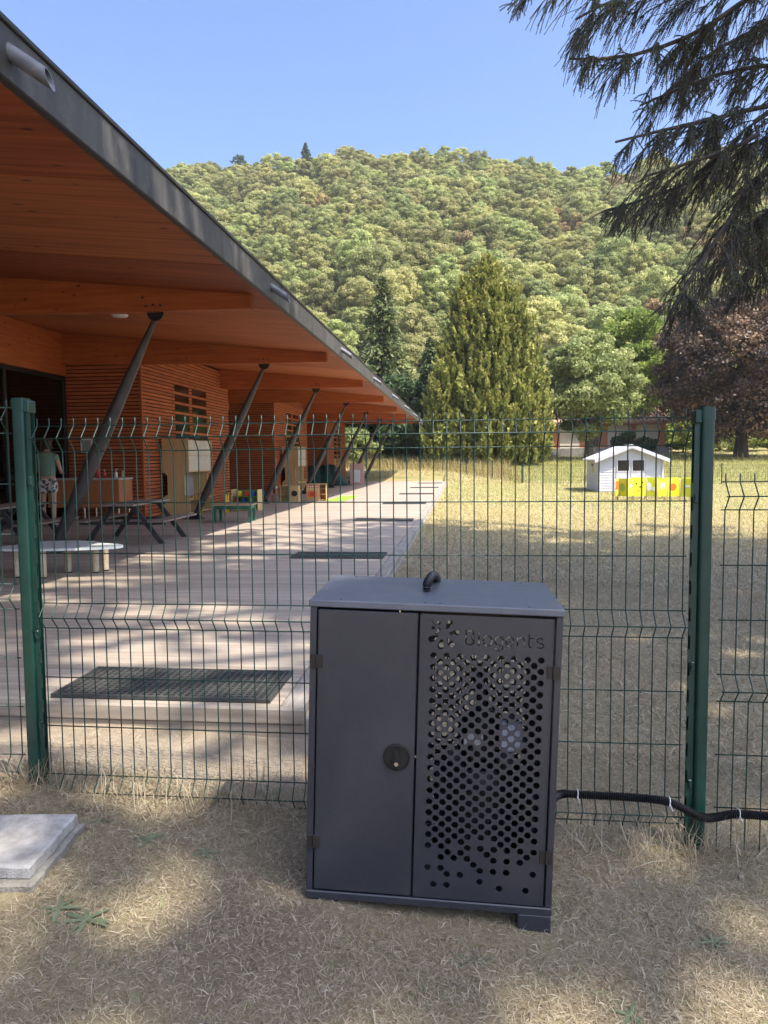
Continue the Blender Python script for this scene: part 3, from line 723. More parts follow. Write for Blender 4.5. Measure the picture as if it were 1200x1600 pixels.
# swing-handle lock
lk = MB(); n = 36; prof = [(.0415, -.0055), (.0405, -.0095), (.0365, -.0100), (.0345, -.0072), (.0, -.0072)]
rr = []
for (r, y) in prof[:-1]: rr.append([(.2693 + r*math.cos(2*math.pi*i/n), y, .459 + r*math.sin(2*math.pi*i/n)) for i in range(n)])
lk.v = [p for q in rr for p in q]
for a in range(len(rr)-1):
    for i in range(n): lk.f.append((a*n+i, a*n+(i+1)%n, (a+1)*n+(i+1)%n, (a+1)*n+i))
lk.f.append(tuple((len(rr)-1)*n+i for i in range(n)))
lkm = lk.mesh('lock', M['lockblk']); autosmooth(lkm, 30); lko = link('lock', lkm, dl)
wing = [(.2693 + sx*wx, zz) for sx, seq in ((1, [(.0075,.436),(.0085,.452),(.0062,.475),(.0058,.486)]), (-1, [(.0058,.486),(.0062,.475),(.0085,.452),(.0075,.436)])) for wx, zz in seq]
MB().prism(wing, lambda u, v, w_: (u, w_, v), -.0225, -.0074).part('lock_wing', M['lockblk'], lko)
MB().disc((.2693, -.0228, .4445), .0062, (0,-1,0), .002, 16).part('key_cylinder', M['chrome'], lko)
for x, z in ((.268, .8995), (.3252, .463)): MB().box(x-.002, x+.002, -.002, .004, z-.003, z+.003).part('latch_pin', M['chrome'], cab)
rv = MB().disc((0,0,0), .0032, (0,0,1), .0012, 8).mesh('rivet', M['black'])
for x, y in ((.09, .012), (.34, .012), (.385, .012), (.645, .012), (.08, .44), (.30, .45), (.66, .44)): link('rivet', rv, cab, (x, y, CH+.0002))
ft = MB().bbox(0, .098, 0, .06, -.075, -.0005, .003).mesh('foot', M['cab'])
for x, y in ((0, .0), (CW-.098, -.004), (0, CD-.062), (CW-.098, CD-.062)): link('foot', ft, cab, (x, y, 0))
cm_ = cab.matrix_world
# equipment standing inside the cabinet
tr = thing('trap_unit', 'black ribbed trap unit standing inside the cabinet behind the perforated door', 'trap'); tr.matrix_world = cm_ @ Matrix.Translation((.53, .27, .0255))
hs = MB().tube([(0,0,0),(0,0,.02),(0,0,.30),(0,0,.335)], [.13,.14,.14,.11], 28); hs.part('housing', M['cab_in'], tr)
rb = MB().box(.1405, .150, -.005, .005, .03, .29).mesh('rib', M['cab_in'])
for k in range(24): link('rib', rb, tr, (0,0,0), (0,0,2*math.pi*k/24))
MB().tube([(0,0,.3355),(0,0,.36),(0,0,.46),(0,0,.50)], [.05,.075,.075,.04], 20).part('funnel', M['cab_in'], tr)
MB().tube([(.0,.0,.5005),(.0,.0,.55),(-.02,.03,.62)], [.02,.02,.02], 10).part('hose_stub', M['hose'], tr)
bt = thing('small_tank', 'pale blue-white plastic tank inside the cabinet above the trap unit', 'tank'); bt.matrix_world = cm_ @ Matrix.Translation((.615, .13, .45))
MB().bbox(-.035, .035, -.03, .03, 0, .085, .008).part('tank_body', surf('tank_pale', (.62,.66,.78), rough=.35), bt)
MB().disc((0,0,.0852), .014, (0,0,1), .02, 12).part('tank_cap', M['lockblk'], bt)
MB().box(-.06, .06, .031, .20, -.016, -.002).part('tank_shelf', M['cab_in'], bt)
lb = thing('label_card', 'small pale label card behind the perforated door', 'label'); lb.matrix_world = cm_ @ Matrix.Translation((.50, .12, .46))
MB().bbox(-.03, .03, 0, .004, 0, .035, .001).part('card', surf('card_grey', (.5,.5,.5), rough=.6), lb)
MB().box(-.004, .004, .005, .012, -.17, .03).part('card_holder', M['cab_in'], lb)

# corrugated hoses
def corrugated(path, r, pitch=.0066, n=10, amp=.0021):
    P = [Vector(p) for p in path]
    # Catmull-Rom resample
    out = []
    for i in range(len(P)-1):
        p0, p1, p2, p3 = P[max(i-1,0)], P[i], P[i+1], P[min(i+2, len(P)-1)]
        m_ = max(2, int((p2-p1).length/.004))
        for k in range(m_):
            q = k/m_; out.append(.5*((2*p1) + (-p0+p2)*q + (2*p0-5*p1+4*p2-p3)*q*q + (-p0+3*p1-3*p2+p3)*q**3))
    out.append(P[-1])
    d = [0.0]
    for a, b2 in zip(out, out[1:]): d.append(d[-1] + (b2-a).length)
    tot = d[-1]; m_ = int(tot/pitch)*2; pts, rs, j = [], [], 0
    for i in range(m_+1):
        s_ = tot*i/m_
        while j < len(d)-2 and d[j+1] < s_: j += 1
        q = 0 if d[j+1] == d[j] else (s_-d[j])/(d[j+1]-d[j]); pts.append(out[j].lerp(out[j+1], q)); rs.append(r + (amp if i % 2 else -amp))
    return MB().tube(pts, rs, n)
top = thing('hose_handle', 'short black corrugated hose arching over the cabinet lid', 'hose'); top.matrix_world = cm_
corrugated([(.338,.20,CH+.002),(.339,.205,CH+.022),(.345,.235,CH+.034),(.353,.29,CH+.038),(.362,.36,CH+.026),(.368,.41,CH+.004)], .0125, n=14).part('hose_body', M['hose'], top)
hc = thing('black_conduit', 'long black corrugated hose leaving the cabinet and tied along the fence', 'hose', (0,0,0))
zc = .155
corrugated([(.2635,2.50,zc-.004),(.30,2.60,zc),(.36,2.695,zc-.002),(.45,2.702,zc-.004),(.60,2.702,zc-.006),(.72,2.70,zc-.012),(.775,2.690,zc-.024),(.82,2.676,zc-.042),(.868,2.672,zc-.058),(.92,2.688,zc-.060),(.985,2.698,zc-.052),(1.10,2.70,zc-.056),(1.35,2.70,zc-.064),(1.8,2.70,zc-.06)], .0142, n=12).part('hose_body', M['hose'], hc)
def tie(x, z, label):
    o = thing('zip_tie', label, 'zip tie', (x, 2.715, z))
    MB().tube([(math.sin(q/12*2*math.pi)*.004, -.002+.022*math.cos(q/12*2*math.pi)-.012, .0185*math.sin(q/12*2*math.pi)) for q in range(13)], .0017, 6).part('loop', M['tie'], o)
    MB().tube([(.001,-.034,.002),(.004,-.040,-.008),(.008,-.043,-.020)], .0013, 5).part('tail', M['tie'], o)
tie(.42, zc-.003, 'white zip tie on the hose next to the cabinet'); tie(.748, zc-.018, 'white zip tie on the hose just left of the round-capped post'); tie(.992, zc-.052, 'white zip tie on the hose tied to the lowest wire panel')

# ------------------------------------------------------------------ concrete slab over the inspection pit
sl = thing('concrete_slab', 'worn grey concrete slab lying on its rim in the dry grass', 'slab', (-1.75, 2.20, gz1(-1.5, 2.2)))
def rough_slab(x0, x1, y0, y1, z0, z1, seed, amp):
    r2 = random.Random(seed); pts = []
    def edge(a, b2, m_):
        for k in range(m_):
            q = k/m_; pts.append((a[0]+(b2[0]-a[0])*q + r2.uniform(-amp, amp), a[1]+(b2[1]-a[1])*q + r2.uniform(-amp, amp)))
    edge((x0,y0),(x1,y0),22); edge((x1,y0),(x1,y1),16); edge((x1,y1),(x0,y1),22); edge((x0,y1),(x0,y0),16)
    mb = MB(); nn = len(pts); cx, cy = (x0+x1)/2, (y0+y1)/2
    ins = [((p[0]-cx)*(1-.010/abs(x1-x0)*2)+cx, (p[1]-cy)*(1-.010/abs(y1-y0)*2)+cy) for p in pts]
    mb.v = [(p[0],p[1],z0) for p in pts] + [(p[0],p[1],z1-.006) for p in pts] + [(p[0],p[1],z1 + r2.uniform(-.0015,.0005)) for p in ins]
    for a in range(2):
        for i in range(nn): mb.f.append((a*nn+i, a*nn+(i+1)%nn, (a+1)*nn+(i+1)%nn, (a+1)*nn+i))
    mb.f.append(tuple(2*nn+i for i in range(nn))); mb.f.append(tuple(reversed(range(nn))))
    return mb
rough_slab(-.42, .40, -.17, .175, .022, .060, 5, .003).part('lid_slab', M['concrete'], sl, rot=(0, 0, .10))
rough_slab(-.47, .42, -.205, .19, -.06, .019, 6, .004).part('rim', M['concrete2'], sl, rot=(0, 0, .10))

# ------------------------------------------------------------------ things on the deck
DK = DZ + .004
# cloud-shaped white table
ct = thing('cloud_table', 'low white cloud-shaped play table on thick round wooden legs', 'table', (-4.42, 7.66, DK))
cl_ = []
for k in range(64):
    a = 2*math.pi*k/64
    r = 1 + .16*math.cos(3*a+.6) + .05*math.cos(5*a)
    cl_.append((.62*r*math.cos(a), .40*r*math.sin(a)))
tt = MB().prism(cl_, lambda u, v, w_: (u, v, w_), .30, .325).mesh('table_top', M['tablewhite']); link('table_top', tt, ct)
lg_ = MB().tube([(0,0,.012),(0,0,.298)], .036, 16).mesh('leg', M['tableleg'], True); autosmooth(lg_, 40)
cap_ = MB().tube([(0,0,0),(0,0,.0115)], .037, 16).mesh('leg_foot', M['black'])
for (x, y) in ((-.36,-.24), (-.05,-.26), (.02,.12), (.34,.13), (.38,.28), (-.42,.12)):
    l_ = link('leg', lg_, ct, (x, y, 0)); link('leg_foot', cap_, l_)

# picnic tables: boards running along the deck on crossed dark legs
def make_picnic(label, loc, rz):
    o = thing('picnic_table', label, 'picnic table', loc, rz, 'picnic tables under the eaves')
    bd = MB().bbox(-.062, .062, -.75, .75, 0, .028, .005).mesh('board', M['picnic'])
    for i in range(4): link('table_board', bd, o, (-.198+.132*i, 0, .575))
    for s in (-1, 1):
        for i in range(2): link('seat_board', bd, o, (s*(.52+.132*i), 0, .335))
    for yy in (-.5, .5):
        for s in (-1, 1):
            MB().prism([(s*.17-.04, .545), (s*.17+.04, .545), (s*.58+.045, .0), (s*.58-.045, .0)] if s > 0 else [(s*.58-.045, 0), (s*.58+.045, 0), (s*.17+.04, .545), (s*.17-.04, .545)][::-1],
                       lambda u, v, w_: (u, w_, v), yy-.022+.001*s, yy+.022+.001*s).part('leg', M['picleg'], o)
        MB().bbox(-.66, .66, yy-.068, yy-.024, .290, .334, .004).part('seat_rail', M['picleg'], o)
        MB().bbox(-.26, .26, yy+.026, yy+.064, .530, .574, .004).part('top_rail', M['picleg'], o)
    return o
make_picnic('weathered wooden picnic table beside the beige locker unit', (-5.08, 11.05, DK), .04)
make_picnic('weathered wooden picnic table in front of the large windows', (-6.75, 10.35, DK), .06)

# tall play units: waisted ply sides, lockers above a mirror niche
def unit_profile():
    x0, x1 = 0.0, .62; nt_ = .11
    pts = [(x0,0),(x1,0),(x1,.40)]
    pts += [(x1-nt_*q, .40+.06*math.sin(q*math.pi/2)) for q in (.3,.7,1)]
    pts += [(x1-nt_, .90), (x1-nt_*.6, .945), (x1, .97), (x1, 1.73), (x0, 1.73), (x0, .97), (x0+nt_*.6, .945), (x0+nt_, .90)]
    pts += [(x0+nt_*q, .40+.06*math.sin(q*math.pi/2)) for q in (1,.7,.3)]
    pts += [(x0, .40)]
    return pts
side_me = MB().prism(unit_profile(), lambda u, v, w_: (u, w_, v), 0, .03).mesh('side_panel', M['beech'])
def make_unit(label, loc, lockers, Lg):
    o = thing('play_unit', label, 'play furniture', loc)
    link('side_panel', side_me, o); link('side_panel', side_me, o, (0, Lg-.03, 0))
    cb = MB().box(.02, .585, .0305, Lg-.0305, .975, 1.70).part('cabinet_block', M['beech'], o)
    if lockers:
        dw = (Lg-.08)/4
        for r in range(2):
            for c in range(4):
                y0 = .04 + c*dw; z0 = 1.0 + r*.355
                d = MB().bbox(.586, .604, y0+.004, y0+dw-.004, z0, z0+.345, .003).part('locker_door', M['beechlt'], o)
                MB().disc((.6045, y0+dw*.3, z0+.20), .016, (1,0,0), .016, 10).part('knob', M['lamp'], d)
    else:
        bp_ = MB().bbox(.586, .604, .05, Lg-.05, 1.0, 1.68, .004).part('hook_board', M['beechlt'], o)
        for c in range(4):
            y0 = .2 + c*(Lg-.4)/3; MB().tube([(.605,y0,1.25),(.63,y0,1.245),(.64,y0,1.27)], .008, 6).part('hook', M['black'], bp_)
    MB().box(.14, .155, .0305, Lg-.0305, .38, .97).part('mirror_panel', M['greypanel'], o)
    MB().bbox(.02, .60, .0305, Lg-.0305, .335, .365, .003).part('shelf', M['beech'], o)
    MB().bbox(.02, .60, .0305, Lg-.0305, .03, .06, .003).part('bottom_shelf', M['beech'], o)
    MB().box(.02, .035, .0305, Lg-.0305, .061, .334).part('back_board', M['beech'], o)
    for c in range(3): MB().disc((.56, .35+.2*c, .366), .03, (0,0,1), .05, 10).part('cup', M['yelleg'], o)
    return o
make_unit('tall beige play unit with eight small locker doors against the slatted wall', (-6.74, 16.05, DK), True, 1.55)
make_unit('tall beige play unit with a pale hook board, behind the toy kitchens', (-6.74, 27.2, DK), False, 1.45)
bk = MB()
pts_ = rng.normal(0, 1, (60, 3)); pts_ /= np.linalg.norm(pts_, axis=1)[:,None]
def lump(scale, seed, amp=.18, sub=3):
    bm = bmesh.new(); bmesh.ops.create_icosphere(bm, subdivisions=sub, radius=1)
    for v_ in bm.verts:
        c0 = v_.co.copy(); s_ = 1 + amp*math.sin(c0.x*3.1+seed)*math.cos(c0.y*2.7+seed*2)+amp*.6*math.sin(c0.z*5+c0.x*4+seed*3)
        v_.co = Vector((c0.x*scale[0]*s_, c0.y*scale[1]*s_, (c0.z*s_ + .95)*scale[2] if c0.z > -.95 else 0.0))
        v_.co.z = max(v_.co.z, 0)
    me = bpy.data.meshes.new('lump'); bm.to_mesh(me); bm.free(); me.polygons.foreach_set('use_smooth', [True]*len(me.polygons)); return me
bl_ = lump((.22, .5, .05), 1.3); bl_.materials.append(M['bluegreen'])
o = link('folded_blanket', bl_, None, (-6.42, 16.75, DK+1.732)); tag(o, 'dark teal blanket heaped on top of the locker unit', 'blanket')

# green low bench-table
gb = thing('low_bench', 'low bench with green painted legs and a bare wood top', 'bench', (-4.56, 14.42, DK), .10)
MB().bbox(-.40, .40, -.30, .30, .335, .362, .006).part('bench_top', M['benchtop'], gb)
gl_ = MB().bbox(-.028, .028, -.028, .028, 0, .334, .004).mesh('leg', M['gbench'])
for x in (-.345, .345):
    for y in (-.25, .25): link('leg', gl_, gb, (x, y, 0))
for y in (-.25, .25): MB().bbox(-.315, .315, y-.012, y+.012, .265, .333, .003).part('apron', M['gbench'], gb)
for x in (-.345, .345): MB().bbox(x-.012, x+.012, -.220, .220, .265, .333, .003).part('apron', M['gbench'], gb)

# book trolley and little table behind the second strut
tb = thing('book_trolley', 'small wooden book trolley with green shelves and coloured books', 'shelf', (-5.25, 17.6, DK), -.15)
MB().bbox(-.35, .35, -.16, .16, 0, .03, .004).part('base_board', M['beech'], tb)
for x in (-.35, .335): MB().bbox(x, x+.015, -.16, .16, .031, .52, .003).part('end_board', M['beech'], tb)
MB().bbox(-.334, .334, .12, .135, .031, .50, .003).part('back_board', M['bookg'], tb)
for z in (.17, .34): MB().bbox(-.334, .334, -.15, .119, z, z+.014, .002).part('shelf_board', M['bookg'], tb)
for i in range(9):
    z0 = (.032, .185, .355)[i % 3]; x0 = -.31 + .062*i
    MB().bbox(x0, x0+.03, -.145, .05, z0, z0+.12, .002).part('book', (M['bluebook'], M['red'], M['yelleg'], M['tablewhite'])[i % 4], tb)
ot = thing('toy_table', 'small table with an orange-brown top and yellow legs behind the green bench', 'table', (-5.75, 16.6, DK), .2)
MB().bbox(-.36, .36, -.25, .25, .46, .49, .006).part('table_top', M['counter'], ot)
lm_ = MB().tube([(0,0,0),(0,0,.459)], .024, 12).mesh('leg', M['yelleg'], True)
for x in (-.3, .3):
    for y in (-.19, .19): link('leg', lm_, ot, (x, y, 0))

# toy stove and toy kitchen in the sun
tk = thing('toy_kitchen', 'small pale wooden toy kitchen with a red control strip and orange oven door', 'toy', (-4.62, 21.55, DK), .03)
MB().box(0, .60, .30, .315, 0, .49).part('back_board', M['beech'], tk)
for x in (0, .385, .585): MB().bbox(x, x+.015, 0, .30, 0, .49, .002).part('upright', M['beech'], tk)
MB().bbox(-.005, .605, -.01, .316, .491, .51, .003).part('worktop', M['beech'], tk)
fr_ = MB().bbox(.016, .384, .002, .02, .005, .488, .002).part('oven_front', M['beech'], tk)
MB().bbox(.03, .37, -.006, .0015, .40, .47, .002).part('control_strip', M['red'], tk)
for i in range(5): MB().disc((.07+.065*i, -.0065, .435), .02, (0,-1,0), .02, 12).part('knob', M['lamp'], tk)
ov = [(.19 + .14*math.copysign(abs(math.cos(a))**.6, math.cos(a)), .20 + .105*math.copysign(abs(math.sin(a))**.6, math.sin(a))) for a in [2*math.pi*i/24 for i in range(24)]]
od = MB().prism(ov, lambda u, v, w_: (u, w_, v), -.012, .0015).part('oven_door', M['orange'], tk)
MB().prism([(.19+(u-.19)*.6, .2+(v-.2)*.6) for u, v in ov], lambda u, v, w_: (u, w_, v), -.016, -.0125).part('oven_window', M['red'], od)
for z in (.02, .19, .35): MB().bbox(.401, .584, .01, .299, z, z+.014, .002).part('shelf_board', M['beech'], tk)
MB().box(.402, .583, .27, .285, .04, .33).part('shelf_back', M['orange'], tk)
ts = thing('toy_stove', 'wooden toy washing unit with a round window and a dull red side shelf', 'toy', (-5.55, 20.95, DK), .05)
MB().box(.30, .80, .30, .315, 0, .46).part('back_board', M['beech'], ts)
for x in (.28, .565): MB().bbox(x, x+.016, 0, .30, 0, .46, .002).part('upright', M['beech'], ts)
MB().bbox(.27, .83, -.01, .316, .461, .482, .003).part('worktop', M['beech'], ts)
for z in (.02, .2): MB().bbox(.297, .564, .01, .299, z, z+.014, .002).part('shelf_board', M['bookg'] if z < .1 else M['beech'], ts)
fr_ = MB().bbox(.582, .82, .003, .30, .0, .460, .003).part('washer_box', M['beech'], ts)
MB().disc((.70, .002, .25), .085, (0,-1,0), .012, 20).part('washer_door', M['black'], fr_)
for z in (.0, .18, .36): MB().bbox(.0, .262, .0, .30, z, z+.016, .002).part('red_shelf', M['pink'], ts)
for x in (0, .247): MB().bbox(x, x+.015, .001, .30, .0165, .359, .002).part('red_side', M['pink'], ts)
pt = thing('toy_pot', 'small pale toy pot with a bail handle on the red shelf', 'toy', (-5.42, 21.1, DK+.377))
MB().tube([(0,0,0),(0,0,.08)], [.05,.055], 14).part('pot_body', M['lamp'], pt); MB().tube([(.052*math.cos(a), 0, .081+.07*math.sin(a)) for a in [math.pi*i/10 for i in range(11)]], .004, 5).part('bail_handle', M['black'], pt)
rg = MB().bbox(-4.0, -3.45, 21.4, 24.3, DK, DK+.012, .004).part('lime_rug', M['limegreen'], None); tag(rg, 'lime green rug lying on the sunny boards', 'rug')
# green tarpaulin over stored toys
bm = bmesh.new(); bmesh.ops.create_grid(bm, x_segments=34, y_segments=26, size=1)
for v_ in bm.verts:
    x, y = v_.co.x, v_.co.y
    rx_, ry_ = abs(x), abs(y)
    e = max(rx_, ry_*1.0)
    z = 1.0 if e < .62 else max(0.0, 1-((e-.62)/.30)**.8)
    z = z*(.92 + .06*math.sin(x*5) + .07*math.cos(y*4+x*2)) + (.04*math.sin(x*17+y*3) if .6 < e < .98 else 0)
    fl = 1 + .05*math.sin(9*math.atan2(y, x))
    v_.co = Vector((x*1.0*fl*(.74 if e < .62 else .74+.26*(e-.62)/.38), y*.62*fl, max(z*.95, .002)))
me = bpy.data.meshes.new('tarpaulin'); bm.to_mesh(me); bm.free(); me.polygons.foreach_set('use_smooth', [True]*len(me.polygons)); me.materials.append(M['tarp'])
tag(link('tarpaulin', me, None, (-6.55, 34.2, DK), (0,0,0), (1.45,1.0,1.0)), 'dark green tarpaulin draped over a heap at the far wall', 'tarpaulin')
pp = thing('leaning_board', 'pink and white play panel leaning by the green tarpaulin', 'board', (-5.45, 35.6, DK))
MB().bbox(0, .7, 0, .04, 0, 1.0, .01).part('panel_board', surf('panel_pale_pink', (.55,.36,.31), rough=.6), pp); MB().bbox(.2, .5, -.02, -.001, .1, .7, .01).part('panel_inset', M['tablewhite'], pp)
bc = lump((.55, .35, .10), 2.1); bc.materials.append(M['blue'])
tag(link('blue_cushion', bc, None, (-7.45, 25.3, DK)), 'flat blue cushions heaped on the shaded boards in a recess', 'cushion')

# washing counter at the end of the glazed recess
ck = thing('wash_counter', 'long orange-brown wooden counter on thin legs against the dark slatted wall', 'counter', (-8.44, 14.25, DK))
for i, x in enumerate((0, .385, .77, 1.155)):
    d = MB().bbox(x+.003, x+.380, 0, .60, .30, .86, .004).part('cupboard', M['counter'], ck)
    MB().tube([(x+.18, -.004, .78), (x+.24, -.018, .775), (x+.30, -.004, .78)], .006, 6).part('pull', M['chrome'], d)
MB().bbox(-.01, 1.55, -.02, .62, .862, .892, .004).part('worktop', M['worktop'], ck)
cl2 = MB().tube([(0,0,0),(0,0,.30)], .018, 8).mesh('leg', M['chrome'])
for x in (.06, .75, 1.48):
    for y in (.06, .54): link('leg', cl2, ck, (x, y, 0))
zt = DK + .894
def lathe(prof, n=14): return MB().tube([(0,0,z) for r, z in prof], [r for r, z in prof], n)
def bottle(x, y, prof, mat, label, cap=None):
    o = thing('bottle', label, 'bottle', (x, y, zt), 0, 'bottles on the wash counter')
    lathe(prof).part('bottle_body', mat, o, True)
    zz = prof[-1][1]
    if cap == 'pump': MB().tube([(0,0,zz+.0005),(0,0,zz+.05),(.012,0,zz+.056),(.045,0,zz+.05)], .007, 6).part('pump', M['bottlew'], o)
    else: MB().tube([(0,0,zz+.0005),(0,0,zz+.03)], .014, 8).part('cap', M['bottlew'], o)
bottle(-7.72, 14.45, [(.045,0),(.05,.03),(.045,.12),(.02,.20),(.015,.22)], M['bottlew'], 'white cone-shaped bottle on the wash counter')
bottle(-7.45, 14.45, [(.04,0),(.042,.15),(.02,.20)], M['red'], 'plain red bottle on the wash counter, taller of the two')
bottle(-7.33, 14.5, [(.04,0),(.04,.10),(.018,.14)], M['red'], 'short red bottle on the wash counter beside the taller one')
bottle(-7.06, 14.45, [(.032,0),(.034,.10),(.015,.13)], M['lamp'], 'small pump bottle near the right end of the wash counter', 'pump')
bottle(-6.96, 14.55, [(.028,0),(.03,.09),(.014,.115)], M['beech'], 'small straw-coloured bottle at the end of the wash counter')
pf = thing('picture_frame', 'small white framed notice on the dark slatted wall above the counter', 'picture frame', (-8.05, 15.17, 1.58))
MB().bbox(-.13, .13, -.012, .022, 0, .30, .003).part('frame', M['bottlew'], pf); MB().box(-.10, .10, -.0145, -.0125, .03, .27).part('notice', M['greypanel'], pf)

# the person at the counter, seen from behind
def skin_mesh(name, verts, edges, radii, mat, root=0, sub=2):
    me = bpy.data.meshes.new(name+'_skel'); me.from_pydata(verts, edges, [])
    o = bpy.data.objects.new(name+'_skel', me); COL.objects.link(o)
    md = o.modifiers.new('s', 'SKIN')
    if not me.skin_vertices: me.skin_vertices.new()
    for i, r in enumerate(radii):
        sv = me.skin_vertices[0].data[i]; sv.radius = r if hasattr(r, '__len__') else (r, r); sv.use_root = (i == root)
    md.use_smooth_shade = True
    s2 = o.modifiers.new('d', 'SUBSURF'); s2.levels = sub; s2.render_levels = sub
    dg = bpy.context.evaluated_depsgraph_get(); out = bpy.data.meshes.new_from_object(o.evaluated_get(dg)); bpy.data.objects.remove(o)
    out.name = name; out.materials.clear(); out.materials.append(mat); out.polygons.foreach_set('use_smooth', [True]*len(out.polygons)); return out
pr = thing('person', 'person in a green t-shirt and patterned shorts standing at the wash counter', 'person', (-7.98, 13.5, DK), .12)
bv = [(0,0,.88),(0,0,1.02),(0,.01,1.22),(0,.0,1.34),(0,.0,1.42),(0,.02,1.48),(0,.03,1.56),(0,.03,1.64)]
be = [(i, i+1) for i in range(7)]; br = [(.15,.11),(.14,.10),(.155,.105),(.13,.085),(.055,.055),(.055,.06),(.085,.10),(.06,.075)]
def add(v, r, j):
    bv.append(v); br.append(r); be.append((j, len(bv)-1)); return len(bv)-1
for s in (-1, 1):
    j = add((s*.085, 0, .78), .085, 0); j = add((s*.10, 0, .48), .055, j); j = add((s*.10, -.025, .30), .056, j); j = add((s*.10, -.02, .08), .036, j); j = add((s*.105, .03, .035), .036, j); j = add((s*.115, .15, .025), .03, j)
    j = add((s*.16, 0, 1.34), .062, 3); j = add((s*.21, .0, 1.22), .046, j); j = add((s*.235, .03, 1.08), .040, j); j = add((s*.20, .18, 1.02), .034, j); j = add((s*.15, .29, 1.02), .027, j); p_ = add((s*.13, .34, 1.02), (.034,.018), j)
    for q, (dx, ln) in enumerate(((-.026,.07),(-.009,.08),(.009,.075),(.025,.06))):
        k_ = add((s*.13+dx, .34+ln*.6, 1.02), .0085, p_); add((s*.13+dx, .34+ln, 1.005), .007, k_)
    k_ = add((s*.13-s*.045, .33, 1.01), .0095, j); add((s*.13-s*.055, .365, 1.0), .008, k_)
body = link('body', skin_mesh('body', bv, be, br, M['skin'], 0, 1), pr)
nose = None
link('shirt', skin_mesh('shirt', [(0,0,.93),(0,0,1.03),(0,.01,1.22),(0,0,1.345),(.165,0,1.335),(.212,0,1.22),(-.165,0,1.335),(-.212,0,1.22),(0,.0,1.40)], [(0,1),(1,2),(2,3),(3,4),(4,5),(3,6),(6,7),(3,8)], [(.17,.125),(.16,.12),(.172,.12),(.145,.10),.074,.06,.074,.06,.07], M['shirt'], 2, 2), pr)
link('shorts', skin_mesh('shorts', [(0,0,.98),(0,0,.88),(.095,0,.76),(.105,0,.60),(-.095,0,.76),(-.105,0,.60)], [(0,1),(1,2),(2,3),(1,4),(4,5)], [(.155,.115),(.17,.13),.105,.10,.105,.10], M['shorts'], 1, 2), pr)
link('hair', skin_mesh('hair', [(0,.005,1.50),(0,.0,1.58),(0,.015,1.67)], [(0,1),(1,2)], [(.07,.055),(.098,.098),(.07,.08)], M['hair'], 1, 2), pr)
for s in (-1, 1): link('shoe', skin_mesh('shoe', [(s*.10,-.035,.04),(s*.105,.05,.045),(s*.115,.17,.03)], [(0,1),(1,2)], [.045,.047,.036], M['shoe'], 1, 2), pr)

# ------------------------------------------------------------------ shed
SX, SY = 5.92, 33.0; SZ = gz1(7.5, 33)
sh = thing('garden_shed', 'small white garden shed with gable roof and two dark door windows', 'shed', (SX, SY, SZ))
SW, SDp, SH, SA = 2.75, 3.0, 1.46, 2.02
MB().prism([(.02,0),(SW-.02,0),(SW-.02,SH),(SW/2,SA-.03),(.02,SH)], lambda u, v, w_: (u, w_, v), .02, SDp).part('wall_core', M['white'], sh)
bh = .118
def top_x(z):   # half-width of the gable at height z
    return SW/2 if z <= SH else SW/2*(SA-z)/(SA-SH)
for i in range(17):
    z0 = .06 + i*bh; z1 = min(z0+bh-.008, SA-.04)
    if z1 - z0 < .03: break
    hw = top_x(z1) - .01
    # front boards stop either side of the double door
    segs = [(SW/2-hw, .72), (2.0, SW/2+hw)] if z1 < 1.52 else [(SW/2-hw, SW/2+hw)]
    for a, b2 in segs:
        if b2 - a > .06: MB().prism([(0, z0), (-.022, z0), (-.010, z1), (0, z1)], lambda u, v, w_: (w_, .018+u, v), a, b2).part('board', M['white'], sh)
    if z1 < SH: MB().prism([(0, z0), (-.022, z0), (-.010, z1), (0, z1)], lambda u, v, w_: (.018+u, w_, v), .02, SDp).part('board', M['white'], sh)
for x in (-.005, SW-.085): MB().bbox(x, x+.09, -.035, -.006, .0, SH-.02, .006).part('corner_trim', M['white'], sh)
for k, x in enumerate((.745, 1.375)):
    d = MB().bbox(x, x+.605, -.012, .017, .05, 1.50, .006).part('door', M['white'], sh)
    MB().box(x+.075, x+.545, -.018, -.013, .94, 1.40).part('door_window', M['darkglass'], d)
    for (a, b2, c0, c1) in ((x+.03, x+.59, .90, .938), (x+.03, x+.59, 1.402, 1.445)): MB().bbox(a, b2, -.026, -.0125, c0, c1, .003).part('window_frame', M['white'], d)
    for a in (x+.03, x+.547): MB().bbox(a, a+.043, -.026, -.0125, .939, 1.401, .003).part('window_frame', M['white'], d)
MB().box(-.006, -.004, 1.2, 1.75, .85, 1.25).part('side_window', M['darkglass'], sh)
for s in (-1, 1):
    pts = [(SW/2, SA), (SW/2 + s*(SW/2+.20), SH-.065), (SW/2 + s*(SW/2+.20), SH-.005), (SW/2, SA+.06)]
    MB().prism(pts if s > 0 else pts[::-1], lambda u, v, w_: (u, w_, v), -.22, SDp+.15).part('roof_side', M['shedroof'], sh)
    pts = [(SW/2, SA-.10), (SW/2 + s*(SW/2+.20), SH-.165), (SW/2 + s*(SW/2+.20), SH-.02), (SW/2, SA+.045)]
    MB().prism(pts if s > 0 else pts[::-1], lambda u, v, w_: (u, w_, v), -.25, -.222).part('barge_board', M['white'], sh)
MB().box(-.1, SW+.1, -.1, SDp+.1, -.12, -.001).part('shed_base', M['concrete'], sh)

